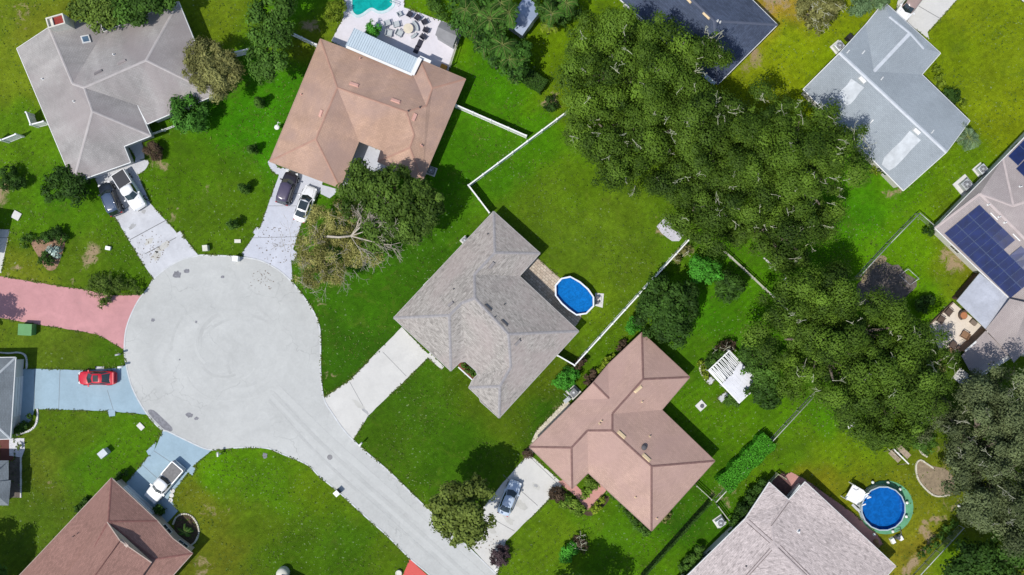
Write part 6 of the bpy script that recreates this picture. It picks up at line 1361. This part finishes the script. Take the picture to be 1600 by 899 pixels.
p = P(886, 625, .3); mb = MB(); mb.box((p.x, p.y, .25), (.9, .5, .5), math.radians(40)); mb.box((p.x - .1, p.y + .5, .55), (.9, .05, .06), math.radians(-40)); mb.single('pool_equipment', M('ac_grey', 0), (p.x, p.y, 0), 'grey equipment box below the black framed air conditioner', 'equipment box')
def box_thing(name, label, cat, u, v, size, ang, mat, lidmat=None, group=None, z0=0.0, taper=1.0, z=None):
    p = P(u, v, size[2] * .5); rt = root(name, (p.x, p.y, z0), label, cat, group, ang)
    mb = MB(); mb.box((0, 0, size[2] / 2), size, taper=taper); mb.build('body', mat, rt, local=True, bevel=.02)
    mb = MB(); mb.box((0, 0, size[2] + .02), (size[0] * 1.06 * taper, size[1] * 1.06 * taper, .05)); mb.build('lid', lidmat or mat, rt, local=True, bevel=.015)
    return rt
GB = M('box_green', alb(96, 156, 92), .6, var=.06); LT = M('box_cream', alb(226, 224, 208), .6)
box_thing('transformer_box', 'green electrical transformer box by the pink driveway', 'transformer box', 43, 515, (1.6, 1.35, 1.1), -.05, GB)
box_thing('wheelie_bin', 'light grey box with a dark shadow alone on the lower left lawn', 'utility box', 163, 708, (1.0, .8, 1.0), .7, M('box_grey', (.52, .55, .58), .6))
box_thing('utility_box', 'cream utility box on the lawn above the cul-de-sac', 'utility box', 322, 388, (.6, .7, .8), .1, LT)
box_thing('mailbox_post', 'white square mailbox slab at the kerb above the cul-de-sac', 'mailbox', 369.5, 404.5, (.65, .65, 1.0), -.1, VIN)
box_thing('meter_cover', 'small pale green lid lying on the lawn by the lavender driveway', 'utility cover', 371.5, 377, (.75, .42, .12), 0, LT)
box_thing('meter_cover', 'white square pad with a meter in the left lawn', 'utility cover', 26, 337, (.95, .95, .1), -.5, M('pad_white', 0), M('pad_white', 0))
box_thing('meter_cover', 'small white box with a dark side on the lawn left of the white driveway', 'utility cover', 169.5, 388, (.6, .45, .35), -.2, VIN)
box_thing('meter_cover', 'pale flat pad on the lawn below the blue driveway', 'utility cover', 220, 666.5, (.85, .6, .1), -.8, M('pad_white', 0))
box_thing('wheelie_bin', 'dark bin with a white lid at the kerb of the lower lawn', 'bin', 527, 770, (.62, .66, 1.0), .75, M('bin_dark', (.03, .035, .04), .6), VIN, taper=.95)
box_thing('utility_box', 'grey electrical cabinet on the white pad under the oaks', 'cabinet', 1039, 349, (.75, .6, .8), .8, M('ac_grey', 0))
slab('equipment_pad', [(1026,354),(1039,340),(1048,346),(1050,358),(1068,368),(1061,377),(1050,377),(1034,365)], M('pad_lilac', alb(206, 204, 212), .8, var=.1), .06, 'pale equipment pad beside the oaks')
def mailbox(label, u, v, ang, mat, group='mailboxes along the kerb'):
    p = P(u, v, .5); rt = root('mailbox', (p.x, p.y, 0), label, 'mailbox', group, ang)
    mb = MB(); mb.box((0, 0, .5), (.1, .1, 1.0)); mb.build('post', mat, rt, local=True); mb = MB(); mb.box((.1, 0, 1.08), (.55, .22, .16)); mb.tube([Vector((-.175, 0, 1.16)), Vector((.375, 0, 1.16))], .11, 10); mb.build('box', mat, rt, local=True)
    mb = MB(); mb.box((.2, .13, 1.2), (.04, .02, .16)); mb.build('flag', RED, rt, local=True)
mailbox('white mailbox at the kerb below the cream driveway of the grey shingle house', 564, 694, .85, VIN)
mailbox('white mailbox at the lower kerb beside the blue driveway', 343, 710, 1.6, VIN)
mailbox('white mailbox beside the reddish purple shrub', 775, 888, .9, VIN)
mailbox('grey mailbox between the pink driveway and the pale blue driveway', 186, 554, .2, M('ac_grey', 0))
mailbox('white mailbox lying nearest the top of the pale blue driveway', 190, 573, .1, VIN)
p = P(434, 200, .6); rt = root('satellite_dish', (p.x, p.y, 0), 'white satellite dish beside the left eave of the tan brown house', 'satellite dish')
mb = MB(); mb.cyl((p.x, p.y, 0), .04, 1.0, 8); mb.build('mast', VIN, rt); mb = MB(); mb.dome((p.x, p.y, 1.0), .32, .12, 16, 3); mb.build('dish', VIN, rt); mb = MB(); mb.tube([Vector((p.x, p.y, 1.1)), Vector((p.x + .25, p.y + .7, 1.2))], .03, 6); mb.tube([Vector((p.x + .1, p.y + .55, 1.2)), Vector((p.x + .5, p.y + .5, 1.2))], .03, 6); mb.build('arm', VIN, rt)
p = P(1095, 634, 0); rt = root('septic_lid', (p.x, p.y, 0), 'white square slab with a dark round lid on the right rear lawn', 'slab'); mb = MB(); mb.box((p.x, p.y, .06), (1.1, 1.0, .12), .75); mb.build('pad', M('pad_white', 0), rt); mb = MB(); mb.cyl((p.x + .12, p.y - .03, .12), .25, .1, 14); mb.build('lid', M('grey_dark', 0), rt)
p = P(442, 896, .5); rt = root('water_tank', (p.x, p.y, 0), 'round topped cream tank cut by the bottom edge', 'tank'); mb = MB(); mb.cyl((p.x, p.y, 0), .75, .9, 20); mb.build('tank', LT, rt); mb = MB(); mb.dome((p.x, p.y, .9), .75, .35, 20, 4); mb.build('dome_lid', LT, rt)
p = P(623, 896, .3); mb = MB(); mb.cyl((p.x, p.y, 0), .36, .35, 16, r2=.4); mb.tube([Vector((p.x + .36 * math.cos(t * .3927), p.y + .36 * math.sin(t * .3927), .36)) for t in range(17)], .06, 6); mb.single('planter_pot', LT, (p.x, p.y, 0), 'round cream planter at the red driveway', 'planter')
p = P(1316, 54, .3)
box_thing('wheelie_bin', 'black bin at the upper wall of the pale blue grey house', 'bin', 1326, 59, (.6, .6, 1.0), .8, BLK)
# swing bench with a canopy bar
p = P(1402, 711, .7); rt = root('garden_swing', (p.x, p.y, 0), 'wooden garden swing with a white top bar below the oak', 'garden swing', None, -.78)
WD = M('wood_grey', (.34, .27, .20), .9, var=.3, scale=6)
mb = MB(); mb.box((0, 0, 1.75), (2.6, .14, .1)); mb.build('top_bar', VIN, rt, local=True)
for k in range(4): mb = MB(); mb.box((0, -.1 - .15 * k, .5), (1.7, .12, .04)); mb.build('seat_board', WD, rt, local=True)
mb = MB(); mb.box((0, .12, .8), (1.7, .06, .55)); mb.build('backrest', WD, rt, local=True)
for s in (-1, 1):
    mb = MB(); mb.tube([Vector((s * 1.2, .75, 0)), Vector((s * 1.2, 0, 1.75)), Vector((s * 1.2, -.75, 0))], .05, 6); mb.build('frame', WD, rt, local=True)
mb = MB(); mb.box((0, .75, 1.2), (2.0, .7, .05)); mb.build('canopy', WD, rt, local=True)
for i, (u, v, w) in enumerate([(270,767,'uppermost of the pale stepping stones beside the white pickup'), (268.5,774,'middle pale stepping stone beside the white pickup'), (267,781.5,'lowest of the pale stepping stones beside the white pickup')]):
    p = P(u, v, 0); mb = MB(); mb.cyl((p.x, p.y, 0), .28, .1, 16); mb.single('stepping_stone', M('pad_white', 0), (p.x, p.y, 0), w, 'stepping stone', 'stepping stones beside the blue driveway')
# football goal frame, soil patch darkened with tree shade in its colour
slab('mulch_bed', catmull([(1338,462),(1340,444),(1352,432),(1356,420),(1370,410),(1384,409),(1394,415),(1404,414),(1416,428),(1430,436),(1432,448),(1420,459),(1404,476),(1380,480),(1350,476)], 2, True), M('mulch_and_shade_dark', (.12, .10, .085), .95, var=.35, scale=2, fine=.3), .02, 'bare soil patch with tree shade put into its dark colour')
p = P(1420, 433, .4); rt = root('goal_frame', (p.x, p.y, 0), 'thin white metal frame standing at the edge of the shade coloured soil patch', 'frame', None, math.radians(-42))
mb = MB()
for a, b in [((-.9, .5, 0), (-.9, .5, 1)), ((.9, .5, 0), (.9, .5, 1)), ((-.9, .5, 1), (.9, .5, 1)), ((-.9, -.5, 0), (-.9, .5, 1)), ((.9, -.5, 0), (.9, .5, 1)), ((-.9, -.5, 0), (.9, -.5, 0))]: mb.tube([Vector(a), Vector(b)], .03, 6)
mb.build('tubes', M('ac_light', 0), rt, local=True)
slab('mulch_bed', catmull([(1345,440),(1352,425),(1364,408),(1377,399),(1386,404),(1380,412),(1368,416),(1358,430),(1350,442)], 2, True), M('soil_tan', alb(150, 134, 104), .95, var=.3, scale=3, fine=.25), .026)
# mulch beds and stone edging
slab('mulch_bed', catmull([(49,381),(56,374),(70,369),(86,366),(99,364),(102,370),(101,384),(96,400),(89,418),(80,423),(72,420),(62,404)], 3, True), M('mulch_tan', alb(160, 128, 104), .95, var=.25, scale=3, fine=.2), .025, 'tan mulch flower bed')
slab('mulch_bed', catmull([(272,815),(280,803),(296,803),(309,818),(311,835),(303,850),(292,862),(278,852)], 3, True), M('mulch_dark', alb(84, 70, 52), .95, var=.3, scale=4, fine=.3), .02)
slab('mulch_bed', catmull([(1437,719),(1430,731),(1436,751),(1450,767),(1464,775),(1484,774),(1492,755),(1480,735),(1457,728)], 3, True), M('mulch_sand', alb(150, 134, 110), .95, var=.25, scale=2, fine=.2), .02)
slab('mulch_bed', catmull([(719,564),(727,566),(747,583),(745,592),(738,593),(716,572)], 3, True), M('mulch_red', alb(132, 84, 62), .95, var=.4, scale=5, fine=.3), .02)
slab('mulch_bed', [(14,706),(33,712),(33,778),(14,778)], M('mulch_and_shade_dark', 0), .02)
slab('mulch_bed', catmull([(1094,574),(1104,560),(1122,548),(1142,536),(1150,545),(1128,560),(1112,580),(1108,592),(1100,590)], 3, True), M('mulch_dark', 0), .02)
slab('mulch_bed', catmull([(862,765),(872,757),(896,780),(920,800),(945,775),(951,783),(925,806),(905,800),(880,790)], 3, True), M('mulch_dark', 0), .02)
slab('mulch_bed', [(15,685),(38,685),(39,702),(34,715),(15,712)], M('pebble_white', alb(222, 222, 226), .9, var=.15, scale=6, fine=.2), .05, 'white pebble planter')
def edging(label, px, n, s, mat, h=.14, closed=False):
    pts = [P(u, v, 0) for u, v in catmull(px, 8)]; cum = [0]
    for a, b in zip(pts, pts[1:]): cum.append(cum[-1] + (b - a).length)
    r = random.Random(len(label)); rt = root('stone_edging', tuple(pts[0]), label, 'stone edging')
    for k in range(n):
        t = cum[-1] * k / (n - 1); i = max(0, min(len(pts) - 2, next((j for j, c_ in enumerate(cum) if c_ > t), len(pts) - 1) - 1)); q = pts[i].lerp(pts[i + 1], (t - cum[i]) / max(1e-6, cum[i + 1] - cum[i])); d = pts[i + 1] - pts[i]
        mb = MB(); f = r.uniform(.8, 1.15); mb.box((q.x, q.y, h / 2), (s * f, s * .75 * f, h), math.atan2(d.y, d.x) + r.uniform(-.15, .15), taper=.85); mb.build('stone', mat, rt)
ST = M('edge_stone', alb(216, 210, 190), .9, var=.15, scale=5); STW = M('edge_stone_white', alb(232, 230, 228), .8)
edging('pale stone edging of the teardrop bed near the grey green oak', [(1457,731),(1447,724),(1437,719),(1431,728),(1434,748),(1447,765),(1462,775),(1482,774)], 40, .28, ST)
edging('white stones ringing the small palm beside the red brown house', [(271,818),(276,808),(287,803),(299,806),(308,818),(311,832),(306,845),(300,851)], 26, .28, ST)
edging('white stones in a line along the dark bed at the left edge', [(33,716),(33,776)], 22, .24, STW)
edging('white stones curving round the upper corner of the slate grey roof', [(0,551),(14,552),(28,551),(38,554),(42,562),(42,575)], 20, .26, STW)
edging('white stones curving below the pale blue driveway', [(59,640),(59,652),(56,664),(48,672),(38,676),(28,679)], 20, .34, STW)
edging('stone edging on the left side of the pergola bed', [(1104,567),(1095,571),(1094,580),(1101,593)], 10, .26, ST)
edging('row of white pebbles on the grass near the big oak foot', [(1194,404),(1203,412)], 5, .26, STW)
edging('second row of white pebbles further right below the oaks', [(1228,430),(1226,440),(1230,446)], 5, .26, STW)
edging('pale wooden edging of the curved garden near the lowest oak', [(1436,700),(1440,708),(1447,713)], 7, .3, ST)
p = P(72, 374, .2); mb = MB(); mb.tube([Vector((p.x + .32 * math.cos(t * .3927), p.y + .32 * math.sin(t * .3927), .22)) for t in range(13)], .07, 6); mb.cyl((p.x, p.y, 0), .3, .2, 14); mb.single('planter_pot', [STW], (p.x, p.y, 0), 'white rimmed pot in the left flower bed', 'planter')
# white stone ball, flowers, litter and painted twig shadows on the driveways
p = P(1500, 791, .3); mb = MB(); mb.dome((p.x, p.y, .02), .22, .35, 12, 4); mb.single('garden_ornament', STW, (p.x, p.y, 0), 'white ball ornament at the left edge of the grey green oak', 'ornament')
p = P(1330, 665, .3); mb = MB(); mb.box((p.x, p.y, .3), (.9, .6, .06), .3); mb.box((p.x, p.y, .15), (.5, .3, .3), .3); mb.single('garden_bench', VIN, (p.x, p.y, 0), 'white seat peeping out under the oak on the right', 'bench')
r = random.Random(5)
for (cx, cy, rx, ry, n_, w) in [(430,385,30,32,90,'brown flecks standing in for thin twig shadows and twigs on the lavender driveway'), (470,350,12,20,30,'thin flecks standing in for twig shadows beside the white sedan'), (240,385,26,26,60,'brown leaf litter on the stained white driveway'), (760,845,20,22,40,'leaf litter on the cream driveway under the street tree'), (410,440,20,20,40,'leaf litter on the road edge below the lavender driveway')]:  # flecks on the lavender driveway stand in for thin twig shadows
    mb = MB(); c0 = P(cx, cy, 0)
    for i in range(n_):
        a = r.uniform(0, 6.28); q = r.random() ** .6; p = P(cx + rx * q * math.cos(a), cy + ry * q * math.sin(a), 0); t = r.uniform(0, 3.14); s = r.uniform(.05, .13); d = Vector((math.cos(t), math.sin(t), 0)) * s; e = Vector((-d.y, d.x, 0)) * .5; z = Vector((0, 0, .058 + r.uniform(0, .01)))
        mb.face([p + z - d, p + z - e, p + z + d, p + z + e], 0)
    mb.single('leaf_litter_and_twig_shade', M('litter', (.16, .12, .085), .9), (c0.x, c0.y, .055), w, 'leaf litter', kind='stuff')

# oil and tyre stains on the concrete
MSo = concrete('oil_stain', (.36, .36, .355), .3, .8, (.2, .2, .2), .5, .56); MSl = concrete('light_stain', tuple(x * .88 for x in alb(214, 212, 204)), .2, .6, (.3, .3, .3), .3, .6)
for (u, v, a, b_, m_, k_) in [(570,642,7,2.6,MSo,12),(562,634,16,3.5,MSl,16),(837,759,4,2.5,MSo,11),(838,760,8,5,MSl,13),(768,826,9,6,MSl,13),(795,812,12,5,MSl,13),(815,790,9,7,MSl,14),(207,354,7,3,MSo,12),(233,378,9,4,MSl,14),(252,388,16,5,MSl,15),(225,331,5,3,MSo,11),(245,400,10,6,MSl,14)]:
    th = math.radians(40 if u > 500 else -35); r = random.Random(int(u * 3 + v)); mb = MB(); pts = []
    for j in range(k_):
        t = 2 * math.pi * j / k_; q = r.uniform(.6, 1.25); x, y = a * q * math.cos(t), b_ * q * math.sin(t); pts.append(P(u + x * math.cos(th) - y * math.sin(th), v + x * math.sin(th) + y * math.cos(th)))
    mb.face([(p.x, p.y, .0395 if m_ is MSl else .043) for p in pts][::-1]); tag(mb.build('stain', m_), None, None, None, 'structure')
